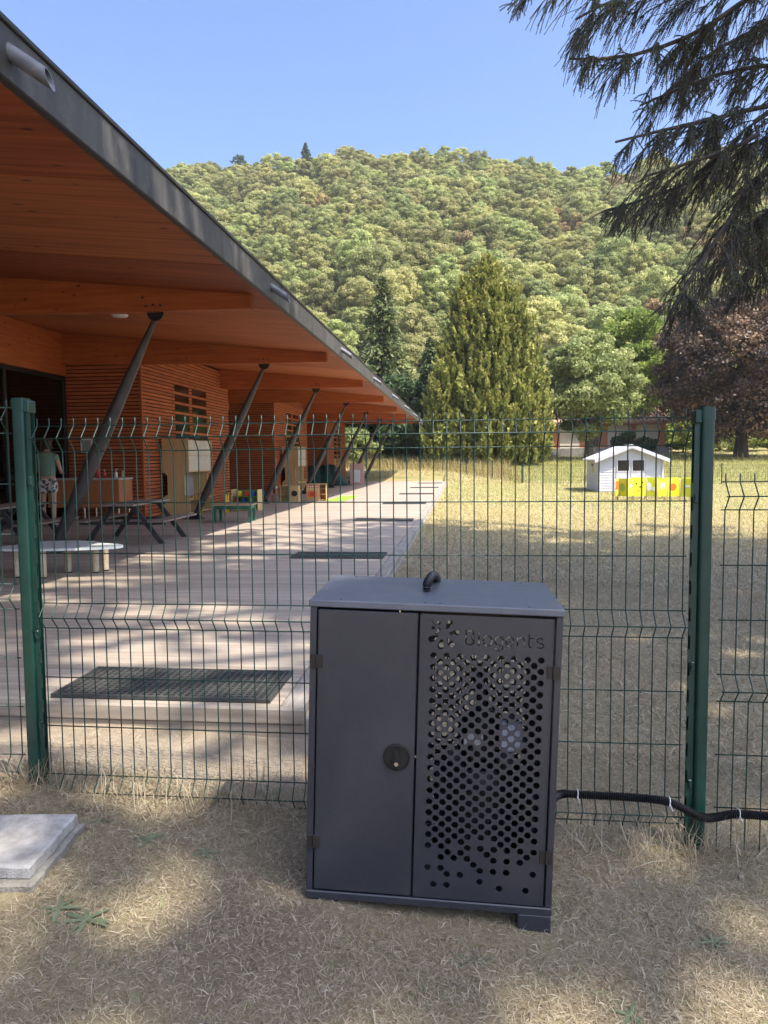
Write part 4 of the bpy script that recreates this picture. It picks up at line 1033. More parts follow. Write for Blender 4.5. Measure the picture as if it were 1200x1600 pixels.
# ------------------------------------------------------------------ playpen panels
def egg(cx, cz, rx_, rz_, n=16): return [(cx + rx_*math.cos(2*math.pi*i/n), cz + rz_*math.sin(2*math.pi*i/n)) for i in range(n)]
def pen_panel(x, y, wd, yaw, deco, label, slope=0):
    z = gz1(x, y); o = thing('playpen_panel', label, 'play panel', (x, y, z), yaw, 'yellow playpen panels on the lawn')
    hgt = .80
    MB().prism([(.02, .17), (wd-.02, .17 + slope*.0), (wd-.02, hgt-.04), (wd-.06, hgt), (.06, hgt), (.02, hgt-.04)], lambda u, v, w_: (u, w_, v), -.009, .009).part('panel_board', M['yellow'], o)
    pm_ = MB().tube([(0,0,-.05),(0,0,.76),(0,0,.775)], [.019,.019,.012], 10).mesh('peg', M['postwood'], True)
    link('peg', pm_, o, (0, 0, 0)); link('peg', pm_, o, (wd, 0, 0))
    fnp = lambda u, v, w_: (u, w_, v)
    if deco == 'sun': 
        MB().prism(egg(wd*.5, .5, .13, .13), fnp, -.016, -.010).part('disc', M['orange'], o)
    elif deco == 'slots':
        for i in range(3): MB().prism(egg(wd*.35+.07*i, .55, .014, .12, 10), fnp, -.014, -.010).part('slot', M['tablewhite'], o)
    elif deco == 'eggs':
        MB().prism(egg(wd*.35, .5, .09, .15), fnp, -.014, -.010).part('oval', M['tablewhite'], o); MB().prism(egg(wd*.75, .42, .05, .08), fnp, -.014, -.010).part('oval', M['tablewhite'], o)
    elif deco == 'dots':
        for (a, c0) in ((.3,.62),(.55,.5),(.7,.66),(.45,.36)): MB().prism(egg(wd*a, c0, .028, .028, 10), fnp, -.014, -.010).part('dot', M['black'] if c0 > .4 else M['orange'], o)
    elif deco == 'leaf':
        MB().prism(egg(wd*.5, .48, .10, .16), fnp, -.014, -.010).part('leaf_shape', M['bookg'], o)
    elif deco == 'hatch': MB().prism([(wd*.3,.5),(wd*.7,.5),(wd*.7,.58),(wd*.3,.58)], fnp, -.014, -.010).part('hatch', M['tablewhite'], o)
    elif deco == 'gate': MB().bbox(.02, wd-.02, -.03, -.011, .42, .72, .01).part('gate_flap', M['orange'], o)
    return o
px0 = [(5.55, 26.9, .35, 1.0, 'gate', 'yellow playpen panel with an orange flap, at the end of the row'), (5.75, 27.25, .55, -.75, 'leaf', 'yellow playpen panel with a green leaf shape beside the orange flap'),
       (6.15, 26.85, .45, .8, 'hatch', 'yellow playpen panel with a small white slit, edge on to the lawn'), (6.42, 27.05, .7, .15, 'dots', 'yellow playpen panel with scattered black dots below the shed door'),
       (7.08, 27.15, .55, -.25, 'eggs', 'yellow playpen panel with two white ovals'), (7.55, 26.75, .5, .25, 'slots', 'yellow playpen panel with three upright white slots'),
       (7.98, 26.85, .75, .25, 'sun', 'yellow playpen panel with an orange sun disc'), (8.65, 26.7, .6, -.5, 'hatch', 'yellow playpen panel with a white slit next to the sun panel'),
       (9.1, 26.6, .6, .7, 'leaf', 'yellow playpen panel with a green leaf shape at the far end by the round-capped post')]
for q in px0: pen_panel(5.42 + (q[0]-5.55)*.70, q[1], q[2]*.76, *q[3:])
for i in range(4): pen_panel(6.2+.60*i, 28.2+.1*(i % 2), .58, .12*(-1)**i, None, ['plain yellow playpen panel in the back row, behind the black-dotted one', 'plain yellow playpen panel in the back row, behind the slotted one', 'plain yellow playpen panel in the back row, behind the orange sun', 'plain yellow playpen panel closing the back row of the pen'][i])

# ------------------------------------------------------------------ low wire fence across the park
def low_fence(pts, label):
    o = thing('low_fence', label, 'fence', (pts[0][0], pts[0][1], 0))
    bx_, by_ = pts[0]
    pst = MB().bbox(-.025, .025, -.025, .025, -.1, 1.05, .006).mesh('post', M['green'])
    for (xa, ya), (xb, yb) in zip(pts, pts[1:]):
        L_ = math.hypot(xb-xa, yb-ya); n = max(1, round(L_/2.5))
        for i in range(n+1):
            q = i/n; x, y = xa+(xb-xa)*q, ya+(yb-ya)*q
            if i < n or (xb, yb) == pts[-1]: link('post', pst, o, (x-bx_, y-by_, gz1(x, y)))
            if i == n: break
            x2_, y2_ = xa+(xb-xa)*(i+1)/n, ya+(yb-ya)*(i+1)/n; z1_, z2_ = gz1(x, y), gz1(x2_, y2_)
            mb = MB()
            for h in (.05,.2,.4,.6,.8,.92,.98): mb.tube([(x-bx_, y-by_, z1_+h), (x2_-bx_, y2_-by_, z2_+h)], .0035, 4, False)
            for k in range(1, 25):
                r = k/25; mb.tube([(x-bx_+(x2_-x)*r, y-by_+(y2_-y)*r, z1_+(z2_-z1_)*r+.04), (x-bx_+(x2_-x)*r, y-by_+(y2_-y)*r, z1_+(z2_-z1_)*r+1.0)], .0025, 4, False)
            tag(mb.part('wire_mesh', M['greenw'], o), kind='stuff')
low_fence([(-14, 51), (-1.2, 46), (3.1, 39.0)], 'low green wire fence beyond the end of the deck')
low_fence([(3.15, 38.9), (30, 37.6)], 'low green wire fence running behind the white shed')

# ------------------------------------------------------------------ house behind the trees
HY = 66.0; HZ = gz1(10, HY)
ho = thing('pink_house', 'low salmon and cream house with tiled roof half hidden behind the trees', 'house', (5.6, HY, HZ-.1))
MB().box(0, 11.8, .05, 8, 0, 2.9).part('wall', M['salmon'], ho)
for x0, x1 in ((.9,2.3),(2.9,4.6),(7.0,8.7),(9.4,11.2)): MB().bbox(x0, x1, -.03, .049, .35, 2.65, .01).part('wall_panel', M['cream'], ho)
for x0 in (5.2,):
    wn = MB().bbox(x0, x0+1.0, -.03, .049, .9, 2.2, .01).part('window', M['darkglass'], ho)
    MB().bbox(x0-.1, x0+1.1, -.10, -.031, .78, .88, .01).part('window_sill', M['cream'], wn)
rf = MB().prism([(-.6, 2.75), (8.6, 2.75), (8.6, 2.9), (4, 4.6), (-.6, 2.9)], lambda u, v, w_: (w_, u, v), -.5, 12.3).part('roof', M['tiles'], ho)
rt = MB().prism([(-.64, 2.90), (4, 4.62), (4, 4.68), (-.64, 2.96)], lambda u, v, w_: (w_, u, v), 0, .24).mesh('tile_row', M['tiles'])
for i in range(37): link('tile_row', rt, rf, (-.45+.345*i, 0, 0))
MB().box(9, 9.7, 3.6, 4.2, 4.4, 5.6).part('chimney', M['cream'], rf)
lw = MB().bbox(3, 17, HY-3.0, HY-2.8, HZ-.4, HZ+.55, .02).part('garden_wall', M['lowwall'], None); tag(lw, 'low grey wall in front of the salmon house', 'wall')

# ------------------------------------------------------------------ foliage
def quads(C, A, B):
    V = np.stack([C-A-B, C+A-B, C+A+B, C-A+B], 1).reshape(-1, 3); n = len(C)
    return V, np.arange(4*n).reshape(n, 4)
def unit(v): return v/np.maximum(np.linalg.norm(v, axis=-1, keepdims=True), 1e-9)
def leaf_quads(r, C, out, size, flat=0.5, asp=.62):
    """quads at C, facing partly outwards, partly random"""
    n = len(C); nr = unit(unit(r.normal(0, 1, (n, 3))) + out*flat)
    a = unit(np.cross(nr, r.normal(0, 1, (n, 3)))); b2 = np.cross(nr, a)
    s = size*r.uniform(.6, 1.3, (n, 1)); return quads(C, a*s, b2*s*asp)
def crown_clumps(r, n, R, z0, z1, prof=None):
    """clump centres through a crown volume; prof(t)->relative radius"""
    out = []
    while len(out) < n:
        t = r.uniform(0, 1); p = prof(t) if prof else math.sqrt(max(0, 1-(2*t-1)**2))
        a = r.uniform(0, 2*math.pi); q = math.sqrt(r.uniform(.12, 1))*p
        if r.uniform() < p + .1: out.append((R*q*math.cos(a), R*q*math.sin(a), z0+(z1-z0)*t))
    return np.array(out)
def broadleaf(name, seed, R, z0, z1, nclump, per, leaf, mat, crad=.24, prof=None, flat=.7):
    r = np.random.default_rng(seed); cc = crown_clumps(r, nclump, R, z0, z1, prof); ctr = np.array([0, 0, z0*.55+z1*.45])
    Vs, Fs, Ts, nb = [], [], [], 0
    for c in cc:
        cr = R*crad*r.uniform(.65, 1.35); d = unit(r.normal(0, 1, (per, 3))); rad = cr*r.uniform(.55, 1.05, (per, 1))
        d[:, 2] = np.abs(d[:, 2])*np.where(r.uniform(size=per) < .75, 1, -1); P = c + d*rad*np.array([1.1, 1.1, .78])
        V, F = leaf_quads(r, P, unit(d + .4*unit(P-ctr)), leaf, flat); Vs.append(V); Fs.append(F+nb); nb += len(V)
        Ts.append(np.clip(r.uniform(.1, .9) + r.normal(0, .14, per), 0, 1))
    return np_mesh(name, np.concatenate(Vs), np.concatenate(Fs), mat, np.concatenate(Ts)), cc
def trunk_mesh(name, H, r0, cc, seed, nl=9, fork=.35):
    r = random.Random(seed); mb = MB()
    pts = [(0,0,-.3)] + [(r.uniform(-.04,.04)*H*q*.4, r.uniform(-.04,.04)*H*q*.4, H*q) for q in (.05,.15,.3,.45,.62,.8)]
    mb.tube(pts, [r0*1.5, r0*1.25, r0, r0*.85, r0*.65, r0*.42, r0*.15], 10)
    sel = list(cc); r.shuffle(sel)
    for c in sel[:nl]:
        q = r.uniform(fork, .6); b0 = Vector((pts[4][0], pts[4][1], H*q)); e = Vector(c); mid = b0.lerp(e, .5) + Vector((0,0,.06*H))
        mb.tube([b0, mid, e], [r0*.42, r0*.24, r0*.06], 6)
    return mb.mesh(name, M['bark'], True)
def tree(name, label, loc, seed, R, H, z0, nclump, per, leaf, mat, tr=.25, crad=.24, prof=None, group=None, nl=9, fork=.3):
    o = thing(name, label, 'tree', (loc[0], loc[1], gz1(loc[0], loc[1])), 0, group)
    me, cc = broadleaf('crown', seed, R, z0, H, nclump, per, leaf, mat, crad, prof)
    link('crown', me, o); link('trunk', trunk_mesh('trunk', H*.8, tr, cc, seed, nl, fork), o); return o
LM = {}
LM['forest'] = leaf_mat('leaf_forest', [(0,(.22,.255,.085)),(.45,(.39,.42,.15)),(1,(.54,.54,.23))], trans=.5, objvar=.28)
LM['forestdry'] = leaf_mat('leaf_forest_dry', [(0,(.20,.165,.07)),(.5,(.34,.26,.10)),(1,(.44,.33,.15))], trans=.35, objvar=.25)
LM['dark'] = leaf_mat('leaf_dark', [(0,(.03,.055,.022)),(.5,(.065,.105,.04)),(1,(.13,.17,.06))], trans=.25, objvar=.15)
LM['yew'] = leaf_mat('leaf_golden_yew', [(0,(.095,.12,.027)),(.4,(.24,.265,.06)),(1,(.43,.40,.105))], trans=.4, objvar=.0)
LM['lime'] = leaf_mat('leaf_pale_green', [(0,(.18,.22,.075)),(.5,(.33,.38,.14)),(1,(.46,.48,.21))], trans=.4, objvar=.0)
LM['bright'] = leaf_mat('leaf_bright_green', [(0,(.12,.17,.03)),(.5,(.27,.35,.07)),(1,(.42,.48,.12))], trans=.45, objvar=.0)
LM['copper'] = leaf_mat('leaf_copper', [(0,(.035,.023,.019)),(.4,(.082,.052,.038)),(.75,(.19,.12,.075)),(1,(.33,.22,.13))], trans=.3, objvar=.0, spec=.5)
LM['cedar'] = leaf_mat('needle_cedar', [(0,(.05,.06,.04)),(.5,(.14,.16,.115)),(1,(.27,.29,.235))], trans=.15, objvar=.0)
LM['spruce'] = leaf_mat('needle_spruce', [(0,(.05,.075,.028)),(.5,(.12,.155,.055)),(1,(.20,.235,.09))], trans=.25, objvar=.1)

# golden yew: a broad cone of upright plumes with a few side leaders
def yew_mesh(seed, leaders, per, leaf):
    r = np.random.default_rng(seed); Vs, Fs, Ts, nb = [], [], [], 0
    for (lx, ly, H, R, npl) in leaders:
        for k in range(npl):
            t = r.uniform(0, 1)**1.25; rad = R*(1-t**1.45)**.80*(.72+.28*min(1, t*6+.2))*math.sqrt(r.uniform(.25, 1.0)); a = r.uniform(0, 2*math.pi)
            base = np.array([lx+rad*math.cos(a), ly+rad*math.sin(a), .2+H*.93*t]); L_ = r.uniform(.7, 1.7)*(1-.35*t)
            dirv = unit(np.array([math.cos(a)*.38, math.sin(a)*.38, 1.0]) + r.normal(0, .12, 3))
            s = r.uniform(0, 1, (per, 1)); w_ = .26*(1-s*.85)*L_
            P = base + dirv*s*L_ + unit(r.normal(0, 1, (per, 3)))*w_*r.uniform(.4, 1, (per, 1))
            n = per; ax = unit(dirv + r.normal(0, .45, (n, 3))); sd = unit(np.cross(ax, r.normal(0, 1, (n, 3)))); sz_ = leaf*r.uniform(.6, 1.3, (n, 1))
            V, F = quads(P, ax*sz_*1.5, sd*sz_*.55); Vs.append(V); Fs.append(F+nb); nb += len(V)
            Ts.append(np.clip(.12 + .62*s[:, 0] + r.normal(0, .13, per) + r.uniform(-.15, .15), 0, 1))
    return np_mesh('crown', np.concatenate(Vs), np.concatenate(Fs), LM['yew'], np.concatenate(Ts))
yx, yy_ = 1.75, 53.0
yw = thing('golden_yew', 'large golden green conical yew at the middle of the park', 'tree', (yx, yy_, gz1(yx, yy_)))
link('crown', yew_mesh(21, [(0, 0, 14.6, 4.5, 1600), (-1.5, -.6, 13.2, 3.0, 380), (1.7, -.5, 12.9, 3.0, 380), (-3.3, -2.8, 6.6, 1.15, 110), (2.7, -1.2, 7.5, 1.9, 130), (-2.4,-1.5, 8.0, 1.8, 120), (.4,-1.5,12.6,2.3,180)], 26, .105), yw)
MB().tube([(0,0,-.3),(0,0,.5),(0,0,6),(0,0,13)], [.5,.42,.3,.05], 10).part('trunk', M['bark'], yw, True)

def spruce(label, loc, H, R, seed, mat, nwh, per, leaf):
    r = np.random.default_rng(seed); Vs, Fs, Ts, nb = [], [], [], 0; tm = MB().tube([(0,0,-.3),(0,0,H*.5),(0,0,H*.97)], [.32,.2,.03], 8)
    for k in range(nwh):
        t = (k+.5)/nwh; z = .6 + (H-.8)*t; Rl = R*(1-t)**.85 + .15
        for q in range(r.integers(6, 9)):
            a = r.uniform(0, 2*math.pi); L_ = Rl*r.uniform(.7, 1.1); n = int(per*(.35+.65*(1-t)))
            s = r.uniform(.12, 1, n)[:, None]; dv = np.array([math.cos(a), math.sin(a), 0])
            P = np.array([0, 0, z]) + dv*s*L_ + np.array([0,0,1])*(.25*s - .55*s*s)*L_ + r.normal(0, 1, (n, 3))*np.array([.16,.16,.12])*(.4+s*.6)*min(1, Rl/1.5)
            P[:, 2] -= np.abs(r.normal(0, .22, n))*s[:, 0]
            ax = unit(dv + r.normal(0, .5, (n, 3)) + np.array([0,0,-.35])); sd = unit(np.cross(ax, r.normal(0, 1, (n, 3)))); sz_ = leaf*r.uniform(.6, 1.3, (n, 1))
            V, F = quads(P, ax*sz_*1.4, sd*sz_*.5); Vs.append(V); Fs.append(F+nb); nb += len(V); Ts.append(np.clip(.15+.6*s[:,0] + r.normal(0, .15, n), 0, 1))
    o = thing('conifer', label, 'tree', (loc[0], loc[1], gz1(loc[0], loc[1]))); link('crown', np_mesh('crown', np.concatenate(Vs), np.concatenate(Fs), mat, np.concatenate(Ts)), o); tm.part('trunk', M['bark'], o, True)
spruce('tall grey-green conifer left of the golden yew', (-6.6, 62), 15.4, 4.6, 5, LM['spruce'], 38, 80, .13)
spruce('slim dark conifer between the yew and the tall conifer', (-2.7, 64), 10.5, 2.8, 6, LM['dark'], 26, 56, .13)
tree('dark_tree', 'dark spreading tree seen under the far end of the eaves', (-9.4, 56), 31, 3.4, 7.6, .6, 60, 170, .15, LM['dark'], .25, .26)
tree('dark_tree', 'dark bushy tree just left of the golden yew, behind the end of the deck', (-4.6, 55), 32, 2.9, 6.4, .4, 55, 170, .15, LM['dark'], .2, .28)
tree('dark_tree', 'dark tree furthest left behind the slatted building', (-15.5, 57), 33, 3.8, 9.0, .8, 60, 150, .16, LM['dark'], .25, .26)
tree('pale_tree', 'pale green tree with a forked trunk behind the white shed', (9.6, 57.5), 34, 3.3, 9.3, 1.9, 120, 330, .088, LM['lime'], .3, .22, fork=.12)
tree('bright_tree', 'bright green tree between the pale tree and the copper tree', (15.2, 69), 35, 4.0, 12.3, 1.4, 120, 300, .11, LM['bright'], .3, .24)
tree('copper_tree', 'broad copper-leaved tree with dark purple-brown foliage', (21.2, 59), 36, 6.2, 11.7, 1.9, 260, 330, .10, LM['copper'], .42, .19, prof=lambda t: (max(0, 1-(1.75*t-.75)**2))**.55, nl=18, fork=.16)
tree('bright_tree', 'bright green tree beyond the copper tree', (36, 78), 37, 5, 12, 1.2, 80, 160, .2, LM['bright'], .3, .26)
# clipped and loose shrubs along the back of the park
for i, (x, y, R_, H_, mk, lbl) in enumerate([(19.5, 68, 1.9, 2.5, 'bright', 'bright green shrub behind the trunk of the copper tree'), (24.3, 70, 2.4, 2.6, 'lime', 'pale shrub right of the copper tree trunk'), (27.5, 69, 2.2, 2.3, 'bright', 'bright green shrub beside the pale shrub'),
        (14.0, 63, 1.6, 1.9, 'dark', 'dark round shrub behind the shed roof'), (3.6, 60, 1.8, 2.6, 'lime', 'pale shrub at the right foot of the golden yew'), (-7.6, 51.5, 1.6, 2.4, 'lime', 'pale shrub beyond the last strut')]):
    o = thing('shrub', lbl, 'shrub', (x, y, gz1(x, y))); me, cc = broadleaf('foliage', 50+i, R_, .15, H_, 26, 150, .11, LM[mk], .3); link('foliage', me, o)
    MB().tube([(0,0,-.2),(.05,0,H_*.5),(.1,.05,H_*.8)], [.09,.06,.02], 6).part('stem', M['bark'], o, True)

# ------------------------------------------------------------------ wooded hillside
def forest_mesh(i, R, H, nc, per, leaf, mat, crad):
    me, cc = broadleaf('forest_tree_%d' % i, 100+i, R, H*.16, H, nc, per, leaf, mat, crad, None, 1.3); return me
fm_ = [forest_mesh(i, R, H, int(nc*2.1), 150, .135, LM['forest'], cr) for i, (R, H, nc, cr) in enumerate([(4.0,8.5,46,.20),(4.6,8.0,52,.18),(3.4,9.2,42,.21),(5.0,9.5,58,.17),(3.0,6.5,34,.23),(4.2,10.5,50,.18)])]
fd_ = [forest_mesh(20+i, R, H, nc, 110, .18, LM['forestdry'], .3) for i, (R, H, nc) in enumerate([(3.2,5.0,30),(2.6,6.2,26)])]
r = np.random.default_rng(77); pts = []
y = 84.0
cellsz = 5.0
cand = []
for yv in np.arange(80, 285, cellsz):
    half = .52*yv + 12
    for xv in np.arange(-half, half*.95, cellsz):
        cand.append((xv + r.uniform(-2.3, 2.3), yv + r.uniform(-2.3, 2.3)))
cand = np.array(cand); keep = []
gap = np.sin(cand[:,0]/19+1)*np.sin(cand[:,1]/23+.4) + .4*np.sin(cand[:,0]/8+cand[:,1]/11)
for (xv, yv), g in zip(cand, gap):
    if xv/yv > .46 or xv/yv < -.56: continue
    if g > .93 and r.uniform() < .75: continue
    keep.append((xv, yv))
keep = np.array(keep)
zz = hz(keep[:,0], keep[:,1])
def visible_rank(k):
    return keep[k,1]
# those hidden by the building, yew or cedar still stand there; the nearest in open view become single trees
px_, py_, dp_ = project(np.stack([keep[:,0], keep[:,1], zz+5], 1))
open_view = (px_ > 270) & (px_ < 1180) & (py_ < 655) & (py_ > 0) & ~((px_ > 680) & (px_ < 850) & (py_ > 420)) & ~((px_ < 650) & (py_ > 22+.96*px_))
order = [k for k in np.argsort(keep[:,1]) if open_view[k]]
single = set(order[:300])
lblF = {0: 'rounded olive-green tree among many on the lower slopes of the wooded hill', 1: 'low dry yellow-brown tree among the green ones on the hill'}
rest_pts, rest_i = [], []
for k in range(len(keep)):
    xv, yv = keep[k]; dry = (math.sin(xv/9.0+2)*math.cos(yv/13.0) + .45*math.sin(xv/3.7) > .80) and r.uniform() < .75
    sc1 = r.uniform(.50, 1.02)*(.85 if yv < 110 else 1.0)
    idx = r.integers(0, len(fd_)) if dry else r.integers(0, len(fm_))
    if k in single:
        o = link('hill_tree', (fd_ if dry else fm_)[idx], None, (xv, yv, float(zz[k])-.6), (r.uniform(-.08,.08), r.uniform(-.08,.08), r.uniform(0, 6.28)), (sc1*r.uniform(.9,1.1), sc1, sc1*r.uniform(.85,1.2)))
        tag(o, lblF[1 if dry else 0], 'tree', 'dry thicket trees on the hill' if dry else 'olive-green trees on the hill')
    else: rest_pts.append((xv, yv, float(zz[k])-.6)); rest_i.append((len(fm_)+idx) if dry else idx)
# the remaining wood is one mass: instanced on points
pcol = bpy.data.collections.new('forest_kinds')
for i, me in enumerate(fm_ + fd_):
    o = bpy.data.objects.new('kind_%02d' % i, me); pcol.objects.link(o)
pm_ = bpy.data.meshes.new('hill_wood'); pm_.from_pydata(rest_pts, [], [])
ai = pm_.attributes.new('kind', 'INT', 'POINT'); ai.data.foreach_set('value', np.array(rest_i, np.int32))
wood = link('hill_wood', pm_); tag(wood, 'olive-green wood covering the upper slopes of the hill', 'wood', kind='stuff')
ng = bpy.data.node_groups.new('scatter', 'GeometryNodeTree')
ng.interface.new_socket('Geometry', in_out='INPUT', socket_type='NodeSocketGeometry'); ng.interface.new_socket('Geometry', in_out='OUTPUT', socket_type='NodeSocketGeometry')
gi, go = ng.nodes.new('NodeGroupInput'), ng.nodes.new('NodeGroupOutput')
iop = ng.nodes.new('GeometryNodeInstanceOnPoints'); ci = ng.nodes.new('GeometryNodeCollectionInfo'); ci.inputs['Collection'].default_value = pcol
ci.inputs['Separate Children'].default_value = True; ci.inputs['Reset Children'].default_value = True
na = ng.nodes.new('GeometryNodeInputNamedAttribute'); na.data_type = 'INT'; na.inputs['Name'].default_value = 'kind'
rv1 = ng.nodes.new('FunctionNodeRandomValue'); rv1.data_type = 'FLOAT_VECTOR'; rv1.inputs[0].default_value = (-.08,-.08,0); rv1.inputs[1].default_value = (.08,.08,6.28)
rv2 = ng.nodes.new('FunctionNodeRandomValue'); rv2.data_type = 'FLOAT'; rv2.inputs[2].default_value = .52; rv2.inputs[3].default_value = 1.05
mtp = ng.nodes.new('GeometryNodeMeshToPoints')
ng.links.new(gi.outputs[0], mtp.inputs['Mesh']); ng.links.new(mtp.outputs[0], iop.inputs['Points']); ng.links.new(ci.outputs[0], iop.inputs['Instance']); iop.inputs['Pick Instance'].default_value = True
ng.links.new(na.outputs[0], iop.inputs['Instance Index']); ng.links.new(rv1.outputs[0], iop.inputs['Rotation']); ng.links.new([s for s in rv2.outputs if s.type == 'VALUE'][0], iop.inputs['Scale']); ng.links.new(iop.outputs[0], go.inputs[0])
md = wood.modifiers.new('scatter', 'NODES'); md.node_group = ng
# two tall conifers standing out on the crest
for i, (px, py, Y, H_, R_, lbl) in enumerate([(478, 262, 258, 15, 5.4, 'dark conifer rising out of the crest of the hill'), (373, 258, 256, 10, 4.0, 'open-branched grey conifer on the left end of the crest')]):
    p = at_y(px, py, Y); r3 = np.random.default_rng(300+i); Vs, Fs, Ts, nb = [], [], [], 0
    for k in range(26 if i == 0 else 14):
        t = (k+.5)/(26 if i == 0 else 14); n = 60
        for q in range(5):
            a = r3.uniform(0, 6.28); L_ = R_*(1-t)**.8*r3.uniform(.6, 1.1) if i == 0 else R_*(.5+.5*math.sin(t*3.1))*r3.uniform(.6, 1.1)
            s = r3.uniform(.05, 1, (n//2, 1)); P = np.array([0,0,H_*(.08+.9*t)]) + np.array([math.cos(a), math.sin(a), -.12])*s*L_ + r3.normal(0, .16, (n//2, 3))
            V, F = leaf_quads(r3, P, np.array([0,0,1.]), .22, .6); Vs.append(V); Fs.append(F+nb); nb += len(V); Ts.append(r3.uniform(.1, .7, n//2))
    o = thing('crest_conifer', lbl, 'tree', (p.x, Y, float(hz(p.x, Y)))); o.location.z = p.z - 6.5
    link('crown', np_mesh('crown', np.concatenate(Vs), np.concatenate(Fs), LM['dark'], np.concatenate(Ts)), o); MB().tube([(0,0,-6),(0,0,H_*.95)], [.35,.05], 7).part('trunk', M['bark'], o, True)

# ------------------------------------------------------------------ the cedar that shades the foreground
CTX, CTY = 12.3, 1.6; CTZ = gz1(CTX, CTY)
cd = thing('cedar', 'large cedar with dark drooping branches hanging over the fence', 'tree', (CTX, CTY, CTZ))
r = np.random.default_rng(91)
ALLOW = np.array([(700,-900),(765,-20),(775,12),(815,28),(862,62),(880,110),(925,150),(945,205),(962,240),(950,300),(920,338),(960,365),(1020,372),(1055,395),(1042,450),(1018,490),(1035,528),(1075,535),(1130,500),(1200,470),(1500,430),(1500,-900)], float)
def inside(px, py):
    x, y = np.asarray(px, float), np.asarray(py, float); c = np.zeros(x.shape, bool); n = len(ALLOW)
    for i in range(n):
        x1, y1 = ALLOW[i]; x2_, y2_ = ALLOW[(i+1) % n]
        if y1 == y2_: continue
        cond = ((y1 > y) != (y2_ > y)) & (x < (x2_-x1)*(y-y1)/(y2_-y1)+x1); c ^= cond
    return c
def in_frame(P, pad=60):
    px, py, d = project(P); return (d > .2) & (px > -pad) & (px < 1200+pad) & (py > -pad) & (py < 1600+pad)
def ok_fine(P):
    px, py, d = project(P); return (~in_frame(P, 30)) | inside(px, py)
org = np.array([CTX, CTY, CTZ])
wd = MB()      # trunk and limbs
wd.tube([(0,0,-.4),(0,0,.3),(.05,0,2),(.1,.05,8),(.0,.1,16),(.05,0,23)], [1.1,.85,.72,.60,.36,.05], 14)
tw = MB()      # thin branches
def curve(pts, n):
    P = np.array(pts, float); d = np.r_[0, np.cumsum(np.linalg.norm(np.diff(P, axis=0), axis=1))]; q = np.linspace(0, d[-1], n)
    # smooth by cubic hermite through points
    out = []
    for s in q:
        i = min(np.searchsorted(d, s, side='right')-1, len(P)-2); t_ = (s-d[i])/(d[i+1]-d[i]); p0, p1, p2, p3 = P[max(i-1,0)], P[i], P[i+1], P[min(i+2,len(P)-1)]
        out.append(.5*(2*p1+(-p0+p2)*t_+(2*p0-5*p1+4*p2-p3)*t_**2+(-p0+3*p1-3*p2+p3)*t_**3))
    return np.array(out)
CV, CF, CT = [], [], []; nb = 0          # quads of the far crown
SV, SF = [], []; sb_ = 0
TV, TF, TT = [], [], []; tb_ = 0         # needle spikes (triangles) of the sprays in view
# coarse unseen limbs in all directions, set high to let skylight under
for k in range(82):
    z = 14.0 + 6.5*(k/82); R_ = 11.2*(1-.32*(z-14)/6.5)*r.uniform(.72, 1.05); a = k*2.39996 + r.uniform(-.25, .25)
    dv = np.array([math.cos(a), math.sin(a), 0]); side = np.array([-dv[1], dv[0], 0])
    pts = [np.array([0,0,z-.5])+dv*.2, dv*R_*.35 + np.array([0,0,z+.35]), dv*R_*.7 + side*r.uniform(-.6,.6) + np.array([0,0,z+.35]), dv*R_ + side*r.uniform(-.9,.9) + np.array([0,0,z-.35])]
    C = curve(pts, 12); W = C + org
    fr = in_frame(W, 90)
    m_ = 12 if not fr.any() else int(np.argmax(fr))
    if m_ >= 3: wd.tube([tuple(p) for p in C[:m_]], list(np.linspace(.16, .025, 12)[:m_]), 6)
    for q in range(16):
        s = r.uniform(.25, 1); i = int(s*11); sd = side*(1 if q % 2 else -1); L_ = R_*.26*(1.15-s*.55)*r.uniform(.6, 1.2)
        n = 20; t_ = r.uniform(0, 1, (n, 1)); P = C[i] + (sd*.85 + dv*.5)*t_*L_ + np.array([0,0,-1])*(.22*t_**2)*L_ + r.normal(0, 1, (n, 3))*np.array([.13,.13,.06])
        W_q = P + org; lx_, ly_ = W_q[:,0]-.57*W_q[:,2], W_q[:,1]+.34*W_q[:,2]      # gaps cut along the sun's direction to shape dapples on the ground
        kp = ~in_frame(P+org, 70) & ~((wob(lx_*.75+29.62, ly_*1.5+59.6, .8) > .33) & (r.uniform(size=len(P)) < .93)); P = P[kp]
        if not len(P): continue
        nr = unit(np.array([0,0,1.]) + r.normal(0, .45, (len(P), 3))); a1 = unit(np.cross(nr, r.normal(0, 1, (len(P), 3)))); b1 = np.cross(nr, a1); sz_ = r.uniform(.06, .135, (len(P), 1))
        V, F = quads(P, a1*sz_*1.5, b1*sz_*.7); CV.append(V); CF.append(F+nb); nb += len(V); CT.append(r.uniform(.1, .8, len(P)))
